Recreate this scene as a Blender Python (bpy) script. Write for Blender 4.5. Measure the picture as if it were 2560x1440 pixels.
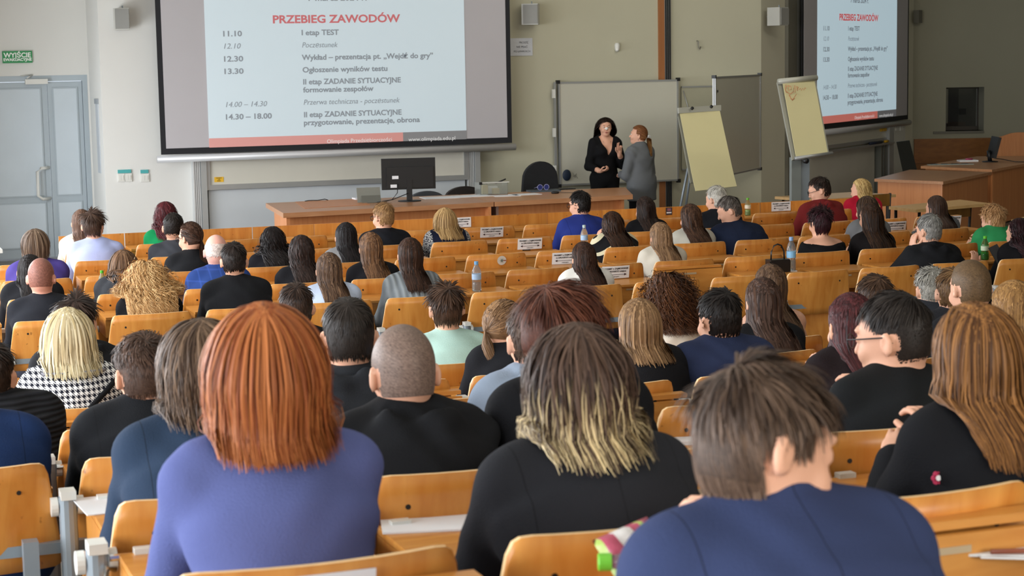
import bpy, bmesh, math, random
import numpy as np
from mathutils import Vector, Matrix
R=math.radians
for o in list(bpy.data.objects): bpy.data.objects.remove(o)
SC=bpy.context.scene; COL=SC.collection
rng=np.random.default_rng(7); random.seed(7)

# ------------------------------------------------------------------ camera
EYE=np.array([0,0,2.31]); FPX=4616.28
_a,_p,_r=R(20.218),R(7.095),R(.992)
FW=np.array([math.sin(_a)*math.cos(_p),math.cos(_a)*math.cos(_p),-math.sin(_p)])
RT0=np.array([math.cos(_a),-math.sin(_a),0]); UP0=np.cross(RT0,FW)
RT=math.cos(_r)*RT0-math.sin(_r)*UP0; UP=math.sin(_r)*RT0+math.cos(_r)*UP0
cd=bpy.data.cameras.new('camera'); cam=bpy.data.objects.new('camera',cd); COL.objects.link(cam)
cam.matrix_world=Matrix(((RT[0],UP[0],-FW[0],EYE[0]),(RT[1],UP[1],-FW[1],EYE[1]),(RT[2],UP[2],-FW[2],EYE[2]),(0,0,0,1)))
cd.sensor_width=36; cd.lens=FPX*36/2560; cd.clip_start=.05; cd.clip_end=200
cd.dof.use_dof=True; cd.dof.focus_distance=11; cd.dof.aperture_fstop=9
SC.camera=cam
def ray(x,y): return FW+RT*(x-1280)/FPX-UP*(y-720)/FPX
def atY(x,y,Y): r=ray(x,y); return EYE+r*Y/r[1]
def atZ(x,y,Z): r=ray(x,y); return EYE+r*(Z-EYE[2])/r[2]
def atD(x,y,D): return EYE+ray(x,y)*D
def proj(P):
    v=np.asarray(P,float)-EYE; d=v@FW; return 1280+FPX*(v@RT)/d, 720-FPX*(v@UP)/d

# ------------------------------------------------------------------ world, exposure
SC.view_settings.view_transform='Standard'; SC.view_settings.look='None'
SC.view_settings.exposure=0.10; SC.view_settings.gamma=1; SC.view_settings.use_curve_mapping=False
W=bpy.data.worlds.new('sky'); SC.world=W; W.use_nodes=True
bg=W.node_tree.nodes['Background']; bg.inputs[0].default_value=(.80,.88,1,1); bg.inputs[1].default_value=1.2
def area(name,loc,tgt,sx,sy,power,col):
    l=bpy.data.lights.new(name,'AREA'); l.shape='RECTANGLE'; l.size=sx; l.size_y=sy; l.energy=power; l.color=col
    o=bpy.data.objects.new(name,l); COL.objects.link(o); o.location=loc
    o.rotation_euler=(Vector(tgt)-Vector(loc)).to_track_quat('-Z','Y').to_euler(); return o
# daylight entering through the tall windows of the left wall and the back windows
LW0=np.array([1.35,23.2]); LW1=np.array([-5.2,-4.5]); LWD=(LW1-LW0)/np.linalg.norm(LW1-LW0); LWN=np.array([-LWD[1],LWD[0]])
if LWN[0]<0: LWN=-LWN
LWL=np.linalg.norm(LW1-LW0)
WINS=[(2.6,5.6),(6.6,9.6),(10.6,13.6),(14.6,17.6),(18.6,21.6),(22.6,25.6)]
WPOW=[215,275,335,340,310,290]
WZ=[(.35,2.15)]+[(1.0,3.5)]*5
for k,(s0,s1) in enumerate(WINS):
    c=LW0+LWD*(s0+s1)/2-LWN*.25
    zc=sum(WZ[k])/2; area('window_daylight',(c[0],c[1],zc),(c[0]+LWN[0]*5,c[1]+LWN[1]*5,zc-(.2 if k==0 else .8)),3.0,WZ[k][1]-WZ[k][0],WPOW[k],(.93,.96,1))
area('ceiling_lamp_front',(9.5,18.2,5.1),(10.5,20.5,1),4,.5,28,(1,.93,.76))
area('fill_light_front',(11.0,13.5,5.1),(13.5,23.5,1.0),5,.6,95,(1,.94,.80))  # added fill light without a fixture, brightens the slanted front wall
area('window_daylight',(4.0,-4.6,3.0),(4.0,4,1.6),6,2.0,330,(1,.95,.86))

# ------------------------------------------------------------------ materials
MATS={}
def lin(h):
    h=h.lstrip('#'); v=[int(h[i:i+2],16)/255 for i in (0,2,4)]
    return tuple((c/12.92 if c<=.04045 else ((c+.055)/1.055)**2.4) for c in v)+(1,)
def nmat(name):
    m=bpy.data.materials.new(name); m.use_nodes=True; nt=m.node_tree; b=nt.nodes['Principled BSDF']; return m,nt,b
def mat(name,col,rough=.6,metal=0,bump=0,bscale=200,var=.06,vscale=3,spec=.5,trans=0,emit=None,es=1,alpha=None):
    if name in MATS: return MATS[name]
    m,nt,b=nmat(name); c=lin(col) if isinstance(col,str) else col
    N=nt.nodes; L=nt.links
    b.inputs['Roughness'].default_value=rough; b.inputs['Metallic'].default_value=metal
    b.inputs['Specular IOR Level'].default_value=spec
    tc=N.new('ShaderNodeTexCoord')
    if var>0:
        n=N.new('ShaderNodeTexNoise'); n.inputs['Scale'].default_value=vscale; n.inputs['Detail'].default_value=4
        L.new(tc.outputs['Object'],n.inputs['Vector'])
        r=N.new('ShaderNodeMapRange'); r.inputs[1].default_value=.3; r.inputs[2].default_value=.7; r.inputs[3].default_value=1-var; r.inputs[4].default_value=1+var
        L.new(n.outputs[0],r.inputs[0])
        x=N.new('ShaderNodeVectorMath'); x.operation='SCALE'; x.inputs[0].default_value=c[:3]; L.new(r.outputs[0],x.inputs['Scale'])
        L.new(x.outputs[0],b.inputs['Base Color'])
    else: b.inputs['Base Color'].default_value=c
    if bump>0:
        n2=N.new('ShaderNodeTexNoise'); n2.inputs['Scale'].default_value=bscale; n2.inputs['Detail'].default_value=3
        L.new(tc.outputs['Object'],n2.inputs['Vector'])
        bp=N.new('ShaderNodeBump'); bp.inputs['Strength'].default_value=bump; bp.inputs['Distance'].default_value=.01
        L.new(n2.outputs[0],bp.inputs['Height']); L.new(bp.outputs[0],b.inputs['Normal'])
    if trans: b.inputs['Transmission Weight'].default_value=trans; b.inputs['IOR'].default_value=1.33
    if emit: b.inputs['Emission Color'].default_value=lin(emit); b.inputs['Emission Strength'].default_value=es
    MATS[name]=m; return m
def wood(name,c1,c2,scale=(60,60,3),rough=.38,stain=0):
    if name in MATS: return MATS[name]
    m,nt,b=nmat(name); N=nt.nodes; L=nt.links
    tc=N.new('ShaderNodeTexCoord'); mp=N.new('ShaderNodeMapping'); mp.inputs['Scale'].default_value=scale
    oi=N.new('ShaderNodeObjectInfo'); ad=N.new('ShaderNodeVectorMath'); ad.operation='ADD'
    sc=N.new('ShaderNodeMath'); sc.operation='MULTIPLY'; sc.inputs[1].default_value=37
    L.new(oi.outputs['Random'],sc.inputs[0]); L.new(tc.outputs['Object'],ad.inputs[0]); L.new(sc.outputs[0],ad.inputs[1]); L.new(ad.outputs[0],mp.inputs['Vector'])
    n=N.new('ShaderNodeTexNoise'); n.inputs['Scale'].default_value=1; n.inputs['Detail'].default_value=5; n.inputs['Distortion'].default_value=.4
    L.new(mp.outputs[0],n.inputs['Vector'])
    cr=N.new('ShaderNodeValToRGB'); cr.color_ramp.elements[0].position=.3; cr.color_ramp.elements[1].position=.72
    cr.color_ramp.elements[0].color=lin(c1); cr.color_ramp.elements[1].color=lin(c2); L.new(n.outputs[0],cr.inputs[0])
    out=cr.outputs[0]
    # tone differs a little from piece to piece
    hv=N.new('ShaderNodeHueSaturation'); r=N.new('ShaderNodeMapRange'); r.inputs[3].default_value=.88; r.inputs[4].default_value=1.1
    L.new(oi.outputs['Random'],r.inputs[0]); L.new(r.outputs[0],hv.inputs['Value']); L.new(out,hv.inputs['Color']); out=hv.outputs[0]
    if stain:
        n3=N.new('ShaderNodeTexNoise'); n3.inputs['Scale'].default_value=26; n3.inputs['Detail'].default_value=2; L.new(ad.outputs[0],n3.inputs['Vector'])
        r3=N.new('ShaderNodeMapRange'); r3.inputs[1].default_value=.70; r3.inputs[2].default_value=.76; r3.inputs[3].default_value=0; r3.inputs[4].default_value=.6; L.new(n3.outputs[0],r3.inputs[0])
        mx=N.new('ShaderNodeMixRGB'); mx.inputs[2].default_value=lin('#6b3a16'); L.new(r3.outputs[0],mx.inputs[0]); L.new(out,mx.inputs[1]); out=mx.outputs[0]
    L.new(out,b.inputs['Base Color']); b.inputs['Roughness'].default_value=rough
    MATS[name]=m; return m
def pattern(name,kind,c1,c2,scale=40,rough=.9):
    if name in MATS: return MATS[name]
    m,nt,b=nmat(name); N=nt.nodes; L=nt.links
    tc=N.new('ShaderNodeTexCoord'); sp=N.new('ShaderNodeSeparateXYZ'); L.new(tc.outputs['Object'],sp.inputs[0])
    def math_(op,a,bv=None,clamp=False):
        n=N.new('ShaderNodeMath'); n.operation=op; n.use_clamp=clamp
        for i,v in enumerate((a,bv)):
            if v is None: continue
            if isinstance(v,(int,float)): n.inputs[i].default_value=v
            else: L.new(v,n.inputs[i])
        return n.outputs[0]
    X,Z=sp.outputs[0],sp.outputs[2]
    if kind=='hound':
        a=math_('FRACT',math_('MULTIPLY',X,scale)); c=math_('FRACT',math_('MULTIPLY',Z,scale))
        s1=math_('GREATER_THAN',a,.5); s2=math_('GREATER_THAN',c,.5)
        dg=math_('GREATER_THAN',math_('FRACT',math_('MULTIPLY',math_('ADD',a,c),2)),.5)
        both=math_('MULTIPLY',s1,s2); one=math_('SUBTRACT',math_('ADD',s1,s2),math_('MULTIPLY',both,2))
        f=math_('ADD',both,math_('MULTIPLY',one,dg),True)
    elif kind=='stripe':
        a=math_('FRACT',math_('MULTIPLY',math_('ADD',Z,math_('MULTIPLY',math_('ABSOLUTE',X),.7)),scale)); f=math_('GREATER_THAN',a,.72)
    elif kind=='plaid':
        a=math_('GREATER_THAN',math_('FRACT',math_('MULTIPLY',X,scale)),.86); c=math_('GREATER_THAN',math_('FRACT',math_('MULTIPLY',Z,scale)),.86); f=math_('MULTIPLY',math_('ADD',a,c),.55,True)
    elif kind=='rib':
        f=math_('MULTIPLY',math_('ADD',math_('SINE',math_('MULTIPLY',X,scale*6.283)),1),.5)
    elif kind=='ribh':
        f=math_('MULTIPLY',math_('ADD',math_('SINE',math_('MULTIPLY',Z,scale*6.283)),1),.5)
    else:
        v=N.new('ShaderNodeTexVoronoi'); v.feature='DISTANCE_TO_EDGE'; v.inputs['Scale'].default_value=scale; L.new(tc.outputs['Object'],v.inputs['Vector'])
        lf=math_('GREATER_THAN',math_('ABSOLUTE',X),.15) if kind=='sleeves' else 1.0
        f=math_('MULTIPLY',math_('GREATER_THAN',v.outputs[0],.12),lf)
    mx=N.new('ShaderNodeMixRGB'); mx.inputs[1].default_value=lin(c1); mx.inputs[2].default_value=lin(c2); L.new(f,mx.inputs[0]); L.new(mx.outputs[0],b.inputs['Base Color'])
    if kind in('rib','ribh'):
        bp=N.new('ShaderNodeBump'); bp.inputs['Strength'].default_value=.9; bp.inputs['Distance'].default_value=.006; L.new(f,bp.inputs['Height']); L.new(bp.outputs[0],b.inputs['Normal'])
    b.inputs['Roughness'].default_value=rough; b.inputs['Specular IOR Level'].default_value=.2
    MATS[name]=m; return m
PLY=wood('beech_plywood','#c0782e','#d69446',(22,22,2.2),.34,1)
PLY2=wood('beech_plywood_desk','#c47f36','#d8994c',(3,40,22),.34)
PLYE=mat('plywood_edge','#e9c490',.5,var=.08,vscale=40)
DESKW=wood('beech_laminate','#c47e4c','#d28e5a',(30,30,1.5),.42)
DESKT=wood('beech_laminate_top','#b9825a','#c8946c',(2,30,30),.3)
TRIMW=mat('desk_edge_wood','#b5783c',.45)
WAIN=wood('wall_panel_wood','#7d4a17','#8e5a22',(2,20,20),.5)
STEEL=mat('grey_painted_steel','#8f9aa3',.4,.3,var=.03)
CHROME=mat('chrome','#c9cdd2',.15,1,var=0)
CAPW=mat('white_plastic','#d8d8d2',.45,var=.02)
BLACK=mat('black_plastic','#121316',.45,var=.03)
ALU=mat('aluminium','#a9abab',.42,.6,var=.03)
PAPER=mat('white_paper','#e6e8ec',.8,var=.02)
DARK=mat('screw_black','#17120f',.5,var=0)

# ------------------------------------------------------------------ mesh helpers
def tag(o,label=None,cat=None,group=None,kind=None):
    if label: o['label']=label
    if cat: o['category']=cat
    if group: o['group']=group
    if kind: o['kind']=kind
    return o
def link(name,me,parent=None,loc=None,smooth=False):
    o=bpy.data.objects.new(name,me); COL.objects.link(o)
    if parent: o.parent=parent
    if loc is not None: o.location=loc
    return o
def empty(name,loc=(0,0,0),rz=0,label=None,cat=None,group=None):
    o=bpy.data.objects.new(name,None); COL.objects.link(o); o.location=[float(v) for v in loc]; o.rotation_euler=(0,0,rz); o.empty_display_size=.1
    return tag(o,label,cat,group)
def bm_mesh(name,bm,m,smooth=False,bevel=0):
    if bevel: bmesh.ops.bevel(bm,geom=[e for e in bm.edges if len(e.link_faces)==2 and e.calc_face_angle(0)>.5],offset=bevel,segments=2,affect='EDGES',clamp_overlap=True)
    bmesh.ops.recalc_face_normals(bm,faces=bm.faces)
    me=bpy.data.meshes.new(name); bm.to_mesh(me); bm.free()
    for mm in (m if isinstance(m,(list,tuple)) else [m]): me.materials.append(mm)
    if smooth: me.polygons.foreach_set('use_smooth',[True]*len(me.polygons))
    return me
def addbox(bm,a,b,M=None,mi=0):
    x0,y0,z0=a; x1,y1,z1=b
    v=[bm.verts.new((x,y,z)) for x in (x0,x1) for y in (y0,y1) for z in (z0,z1)]
    if M is not None:
        for q in v: q.co=M@q.co
    for f in ((0,1,3,2),(4,6,7,5),(0,4,5,1),(2,3,7,6),(0,2,6,4),(1,5,7,3)):
        fc=bm.faces.new([v[i] for i in f]); fc.material_index=mi
    return v
def addprism(bm,pts,z0,z1,mi=0):
    b=[bm.verts.new((p[0],p[1],z0)) for p in pts]; t=[bm.verts.new((p[0],p[1],z1)) for p in pts]; n=len(pts)
    bm.faces.new(b[::-1]).material_index=mi; bm.faces.new(t).material_index=mi
    for i in range(n): bm.faces.new((b[i],b[(i+1)%n],t[(i+1)%n],t[i])).material_index=mi
def addtube(bm,pts,r,n=10,mi=0,sx=1.0):
    pts=[Vector(p) for p in pts]; rings=[]
    for i,p in enumerate(pts):
        d=(pts[min(i+1,len(pts)-1)]-pts[max(i-1,0)]).normalized()
        u=d.cross(Vector((0,0,1)) if abs(d.z)<.9 else Vector((1,0,0))).normalized(); w=d.cross(u)
        rr=r[i] if isinstance(r,(list,tuple)) else r
        rings.append([bm.verts.new(p+(u*math.cos(6.2832*k/n)*sx+w*math.sin(6.2832*k/n))*rr) for k in range(n)])
    for a,b in zip(rings,rings[1:]):
        for k in range(n): bm.faces.new((a[k],a[(k+1)%n],b[(k+1)%n],b[k])).material_index=mi
    bm.faces.new(rings[0][::-1]).material_index=mi; bm.faces.new(rings[-1]).material_index=mi
def lathe(bm,prof,n=16,mi=0):
    rings=[[bm.verts.new((r*math.cos(6.2832*k/n),r*math.sin(6.2832*k/n),z)) for k in range(n)] for r,z in prof]
    for a,b in zip(rings,rings[1:]):
        for k in range(n): bm.faces.new((a[k],a[(k+1)%n],b[(k+1)%n],b[k])).material_index=mi
    bm.faces.new(rings[0][::-1]).material_index=mi; bm.faces.new(rings[-1]).material_index=mi
def box(name,a,b,m,parent=None,bevel=.004,loc=None):
    bm=bmesh.new(); addbox(bm,a,b); return link(name,bm_mesh(name,bm,m,bevel=bevel),parent,loc)
def prism(name,pts,z0,z1,m,parent=None,bevel=.003):
    bm=bmesh.new(); addprism(bm,pts,z0,z1); return link(name,bm_mesh(name,bm,m,bevel=bevel),parent)
def tube(name,pts,r,m,parent=None,n=10,sx=1.0):
    bm=bmesh.new(); addtube(bm,pts,r,n,0,sx); return link(name,bm_mesh(name,bm,m,True),parent)
def text(name,body,size,m,parent,loc,rot=(R(90),0,0),bold=0,shear=0,align='LEFT',ext=.0004,sx=1):
    c=bpy.data.curves.new(name,'FONT'); c.body=body; c.size=size; c.offset=bold; c.shear=shear; c.align_x=align; c.extrude=ext; c.resolution_u=3
    o=bpy.data.objects.new(name,c); COL.objects.link(o)
    me=bpy.data.meshes.new_from_object(o.evaluated_get(bpy.context.evaluated_depsgraph_get()))
    bpy.data.objects.remove(o); me.name=name; me.materials.clear(); me.materials.append(m)
    t=link(name,me,parent); t.location=loc; t.rotation_euler=rot; t.scale=(sx,1,1); return t
def struct(o): o['kind']='structure'; return o

# ------------------------------------------------------------------ room shell
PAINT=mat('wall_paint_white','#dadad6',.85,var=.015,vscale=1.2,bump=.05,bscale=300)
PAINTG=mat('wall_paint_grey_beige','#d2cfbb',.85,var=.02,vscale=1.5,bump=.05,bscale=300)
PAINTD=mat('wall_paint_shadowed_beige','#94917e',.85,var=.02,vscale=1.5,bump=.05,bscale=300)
FLOORM=mat('floor_linoleum','#6f6a60',.5,var=.1,vscale=2)
CEILM=mat('ceiling_paint','#dddbd2',.9,var=.02)
YW=21.75; HC=5.2
cx=2.998                                    # outer corner beside the door niche
B0=np.array([11.548,YW]); AD=np.array([math.cos(R(39)),math.sin(R(39))]); AN=np.array([AD[1],-AD[0]])
B1=B0+AD*6.15
P2=RT0[:2]; B2=B1+P2*10.4                    # wall with the hatch window runs square to the view
def wallseg(name,p,q,z0,z1,m,th=.2,side=1,holes=None):
    """vertical wall from p to q (2D); room face on the line, thickness outward"""
    p=np.array(p,float); q=np.array(q,float); d=(q-p); Ln=np.linalg.norm(d); d/=Ln; n=np.array([-d[1],d[0]])*side
    bm=bmesh.new(); rects=[]
    if not holes: rects=[(0,Ln,z0,z1)]
    else:
        s=0
        for (a,b,c,e) in sorted(holes):
            rects+=[(s,a,z0,z1),(a,b,z0,c),(a,b,e,z1)]; s=b
        rects.append((s,Ln,z0,z1))
    for (a,b,c,e) in rects:
        if b-a<1e-4 or e-c<1e-4: continue
        A=p+d*a; B=p+d*b; addprism(bm,[A,B,B+n*th,A+n*th],c,e)
    return struct(link(name,bm_mesh(name,bm,m)))
# floor: level in front, stepped under the rear rows
AY=[16.36-1.051*i for i in range(6)]; BY=[8.153-1.055*j for j in range(7)]
ZA=lambda i:2.31-1.469-.0035*i
ZB=lambda j:.894+.1224*j
prof=[(32,0.0),(BY[0]+1.0,0.0)]
z=0.0
for j in range(8):
    yb=(BY[0]-1.055*j)+.62; z2=ZB(j)-.84 if j<7 else ZB(6)-.84+.12
    prof+=[(yb,z),(yb,z2)]; z=z2
prof+=[(-5.0,z),(-5.0,-.3),(32,-.3)]
bm=bmesh.new()
l=[bm.verts.new((-12,y,zz)) for y,zz in prof]; r=[bm.verts.new((27,y,zz)) for y,zz in prof]
bm.faces.new(l); bm.faces.new(r[::-1])
for i in range(len(prof)): bm.faces.new((l[i],r[i],r[(i+1)%len(prof)],l[(i+1)%len(prof)]))
struct(link('floor',bm_mesh('floor',bm,FLOORM)))
struct(box('ceiling',(-12,-5.2,HC),(27,34,HC+.2),CEILM,bevel=0))
XM=float(atY(1180,200,YW)[0])
wallseg('wall_front',(cx,YW),(XM,YW),0,HC,PAINT)
wallseg('wall_front_middle',(XM,YW),B0,0,HC,mat('wall_beige_darker','#bcb9a3',.85,var=.02,vscale=1.5,bump=.05,bscale=300))  # this stretch gets a darker beige than the left one
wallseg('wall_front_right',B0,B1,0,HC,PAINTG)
# window wall on the far right, with a hatch window
hw0=(atD(2348,218,30.0)-np.array([B1[0],B1[1],0]))[:2]@P2; hw1=(atD(2444,325,30.0)-np.array([B1[0],B1[1],0]))[:2]@P2
hz1=float(atD(2396,217,30)[2]); hz0=float(atD(2396,325,30)[2])
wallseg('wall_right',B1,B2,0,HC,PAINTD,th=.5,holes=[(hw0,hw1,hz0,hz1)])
NI=22.75                                     # back of the door niche
wallseg('wall_return',(cx,YW+.2),(cx,NI),0,HC,PAINT,side=-1)
dx0=1.62; dx1=cx-.02; dz1=2.2
wallseg('wall_niche',(.9,NI),(cx+.2,NI),0,HC,PAINT,holes=[(dx0-.9,dx1-.9,0,dz1)])
wallseg('wall_left',LW0+np.array([0,.2]),LW1,0,HC,PAINT,side=-1 if np.dot(np.array([LWD[1],-LWD[0]]),LWN)<0 else 1,holes=[(a,b,WZ[i][0],WZ[i][1]) for i,(a,b) in enumerate(WINS)])
wallseg('wall_back',(-6,-4.9),(27,-4.9),0,HC,PAINTG,side=-1,holes=[(7,13,2.0,4.0)])
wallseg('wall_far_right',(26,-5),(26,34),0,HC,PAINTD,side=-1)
WFR=mat('window_frame_white','#e6e6e2',.5); GL=mat('window_glass','#ffffff',.02,trans=1,var=0)
for k,(a,b) in enumerate(WINS):
    w=struct(empty(f'window_{k+1}',(0,0,0)))
    n=-LWN; w0_,w1_=WZ[k]
    for nm,(s0,s1,z0,z1) in dict(frame_bottom=(a,b,w0_,w0_+.07),frame_top=(a,b,w1_-.07,w1_),frame_left=(a,a+.07,w0_+.07,w1_-.07),frame_right=(b-.07,b,w0_+.07,w1_-.07),mullion=((a+b)/2-.03,(a+b)/2+.03,w0_+.07,w1_-.07)).items():
        A=LW0+LWD*s0+n*.05; B=LW0+LWD*s1+n*.05; prism(nm,[A,B,B+n*.06,A+n*.06],z0,z1,WFR,w,bevel=0)
# white panels and reveals of the niche: narrow cupboard door on the return wall
struct(box('trim_1',(cx-.012,22.02,1.05),(cx+.01,22.22,1.86),mat('cabinet_door_grey','#b4bac0',.5),bevel=.002))
struct(box('trim_2',(cx-.02,22.0,1.86),(cx,22.24,1.92),mat('cabinet_lintel','#8e9499',.5),bevel=.002))

# door in the niche: grey aluminium, two unequal leaves
DG=mat('door_grey_aluminium','#a9b5bd',.45,.2,var=.02); DP=mat('door_panel_grey','#c3ced6',.5,var=.03)
d=struct(empty('door_1',(0,0,0)))
yf=NI+.02
box('door_frame',(dx0,yf,dz1-.07),(dx1,yf+.1,dz1),DG,d)
box('door_frame',(dx1-.06,yf,0),(dx1,yf+.1,dz1-.07),DG,d); box('door_frame',(dx0,yf,0),(dx0+.06,yf+.1,dz1-.07),DG,d)
xs=atY(127,400,NI)[0]; xr=atY(215,400,NI)[0]
def leaf(x0,x1,mid):
    L_=box('door_leaf',(x0,yf+.02,.02),(x1,yf+.07,dz1-.075),DG,d,bevel=.004)
    st=.085 if x1-x0>.5 else .07
    zz=[(.15,mid-.05),(mid+.05,dz1-.16)]
    for z0,z1 in zz:
        box('door_glazing_bead',(x0+st-.015,yf+.005,z0-.015),(x1-st+.015,yf+.022,z1+.015),DG,L_,bevel=.003)
        box('door_panel',(x0+st,yf,z0),(x1-st,yf+.03,z1),DP,L_,bevel=.003)
leaf(dx0+.07,xs-.003,.72); leaf(xs+.003,dx1-.065,.72)
hd=atY(125,430,NI-.06)[0]
tube('door_handle',[(hd,NI+.03,1.10),(hd-.10,NI-.07,1.10),(hd-.15,NI-.07,1.06),(hd-.15,NI-.07,.77),(hd-.10,NI-.07,.73),(hd,NI+.03,.73)],.019,CAPW,d)
a=atY(63,200,NI-.05); box('door_closer',(a[0],NI-.06,2.10),(a[0]+.26,NI+.03,2.16),CAPW,d,bevel=.006)
tube('door_closer_arm',[(a[0]+.02,NI-.05,2.17),(a[0]+.09,NI-.02,2.21),(a[0]-.05,NI,2.2)],.008,CAPW,d)
# green exit sign above the door
p=atY(7,158,NI-.03); q=atY(80,128,NI-.03)
e=empty('exit_sign',(p[0],NI-.03,p[2]),label='green rectangular emergency exit sign with white words above grey door',cat='sign')
gw=q[0]-p[0]; gh=.14
box('sign_plate',(0,0,0),(gw,.03,gh),mat('sign_green','#138a4c',.4,var=.02),e)
WT=mat('sign_white_print','#f2f6f2',.6,var=0)
text('lettering','WYJŚCIE',.078,WT,e,(gw/2,-.002,.066),align='CENTER',bold=.002)
text('lettering','EWAKUACYJNE',.046,WT,e,(gw/2,-.002,.024),align='CENTER',bold=.0015)
# light switches on the white wall
TEAL=mat('teal_sticker','#4aa5a6',.6)
for (x0,x1,n,lb) in ((295,330,2,'double white light switch with teal sticker above, left of pair'),(352,373,1,'single white light switch with teal sticker above, right of pair')):
    a=atY(x0,455,YW-.02); b=atY(x1,430,YW-.02); s=empty('light_switch',(a[0],YW-.015,a[2]),label=lb,cat='switch')
    w=(b[0]-a[0])
    for k in range(n):
        box('switch_plate',(w/n*k+.002,0,0),(w/n*(k+1)-.002,.014,.095),CAPW,s)
        for h in (0,1): box('rocker',(w/n*k+.012+h*(w/n-.026)/2,-.006,.02),(w/n*k+.012+(h+1)*(w/n-.026)/2-.002,0,.075),CAPW,s,bevel=.002)
    box('sticker',(0.004,-.001,.1),(w-.008,.014,.14),TEAL,s,bevel=0)
# wooden stripe and black rails on the front wall
x0=atY(1645,100,YW)[0]; x1=atY(1659,100,YW)[0]
struct(box('trim_3',(x0,YW-.03,0),(x1,YW,HC),wood('stripe_wood','#9c6236','#a86d40',(20,20,1.5),.5),bevel=.003))
x0=atY(1661,100,YW)[0]
for k in range(3):
    q=x0+.003+k*.028; struct(box(f'trim_{4+k}',(q,YW-.04,0),(q+.012,YW,HC),BLACK,bevel=.002))
struct(box('trim_7',(x0-.012,YW-.02,0),(x0+.085,YW,HC),ALU,bevel=.002))
# wainscot of the right wall: two stacked boards per bay
zt=float(atD(2380,344,29.9)[2])
for k in range(3):
    for (za,zb) in ((zt-.39,zt),(zt-.80,zt-.395)):
        A=B1+P2*(.02+k*3.0); B=B1+P2*(3.0+k*3.0-.01); n=FW[:2]/np.linalg.norm(FW[:2])
        struct(prism(f'trim_{8+k*2+(za<zt-.5)}',[A-n*.04,B-n*.04,B-n*.001,A-n*.001],za,zb,WAIN))
# hatch window
h=struct(empty('window_7',(0,0,0))); n=FW[:2]/np.linalg.norm(FW[:2])
def hbox(nm,s0,s1,z0,z1,d0,d1,m,parent):
    A=B1+P2*s0; B=B1+P2*s1; return prism(nm,[A+n*d0,B+n*d0,B+n*d1,A+n*d1],z0,z1,m,parent,bevel=0)
FRD=mat('hatch_frame_brown','#3c352c',.6); PB=mat('booth_black','#121212',.7)
hbox('window_sill',hw0-.2,hw1,hz0-.035,hz0,-.03,.32,mat('sill_grey','#6b675c',.6),h)
for (s0,s1,z0,z1) in ((hw0,hw0+.05,hz0,hz1),(hw1-.02,hw1,hz0,hz1),(hw0,hw1,hz0,hz0+.06),(hw0,hw1,hz1-.03,hz1)): hbox('window_frame',s0,s1,z0,z1,.34,.4,FRD,h)
hbox('window_pane',hw0+.05,hw1-.02,hz0+.06,hz1-.03,.36,.365,GL,h)
hbox('booth_back',hw0-.3,hw1+.3,hz0-.2,hz1+.2,1.4,1.45,mat('booth_wall','#4c4a44',.8),h)
hbox('booth_post',hw0+.22,hw0+.42,hz0-.2,hz1+.2,.9,1.0,PB,h); hbox('booth_panel',hw0+.04,hw0+.2,hz0+.1,hz1,.7,.75,mat('booth_pale','#8d8a7c',.8),h)
hbox('booth_box',hw0+.5,hw0+.62,hz0+.22,hz0+.32,1.2,1.3,PB,h)
# pilaster strips where the right screen starts
for k,(xa,xb,c) in enumerate(((1962,1984,'#77756a'),(1984,2004,'#8f908a'))):
    def onw(px,py,off=0):
        r=ray(px,py); nn=np.array([AN[0],AN[1],0]); b0=np.array([B0[0]+AN[0]*off,B0[1]+AN[1]*off,0]); t=((b0-EYE)@nn)/(r@nn); return EYE+r*t
    A=onw(xa,300)[:2]; B=onw(xb,300)[:2]
    struct(prism(f'trim_{14+k}',[A,B,B+AN*.05,A+AN*.05],0,HC,mat(f'pilaster_{k}',c,.6,.2)))
# ------------------------------------------------------------------ people: one smooth surface per body, grown from a signed distance field
def f3(v): return np.array(v,np.float32)
def cap(p,a,b,ra,rb,sx=1.0):
    x,y,z=p; a=f3(a).copy(); b=f3(b).copy()
    if sx!=1: x=x*sx; a[0]*=sx; b[0]*=sx
    ba=b-a; L2=float(ba@ba)+1e-9; px,py,pz=x-a[0],y-a[1],z-a[2]
    h=np.clip((px*ba[0]+py*ba[1]+pz*ba[2])/L2,0,1)
    return np.sqrt((px-h*ba[0])**2+(py-h*ba[1])**2+(pz-h*ba[2])**2)-(ra+(rb-ra)*h)
def ell(p,c,r):
    x,y,z=p; X=(x-c[0]);Y=(y-c[1]);Z=(z-c[2])
    k0=np.sqrt((X/r[0])**2+(Y/r[1])**2+(Z/r[2])**2); k1=np.sqrt((X/r[0]**2)**2+(Y/r[1]**2)**2+(Z/r[2]**2)**2)+1e-6
    return k0*(k0-1)/k1
def smin(a,b,k): h=np.maximum(k-np.abs(a-b),0)/k; return np.minimum(a,b)-h*h*k*.25
def smax(a,b,k): return -smin(-a,-b,k)
def rotm(yaw,pitch,roll):
    return np.array(Matrix.Rotation(yaw,3,'Z')@Matrix.Rotation(pitch,3,'X')@Matrix.Rotation(roll,3,'Y'),np.float32)
def tohead(p,J):
    Rm=J['HR']; c=J['hc']; x,y,z=p[0]-c[0],p[1]-c[1],p[2]-c[2]
    return (x*Rm[0,0]+y*Rm[1,0]+z*Rm[2,0], x*Rm[0,1]+y*Rm[1,1]+z*Rm[2,1], x*Rm[0,2]+y*Rm[1,2]+z*Rm[2,2])
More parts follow.
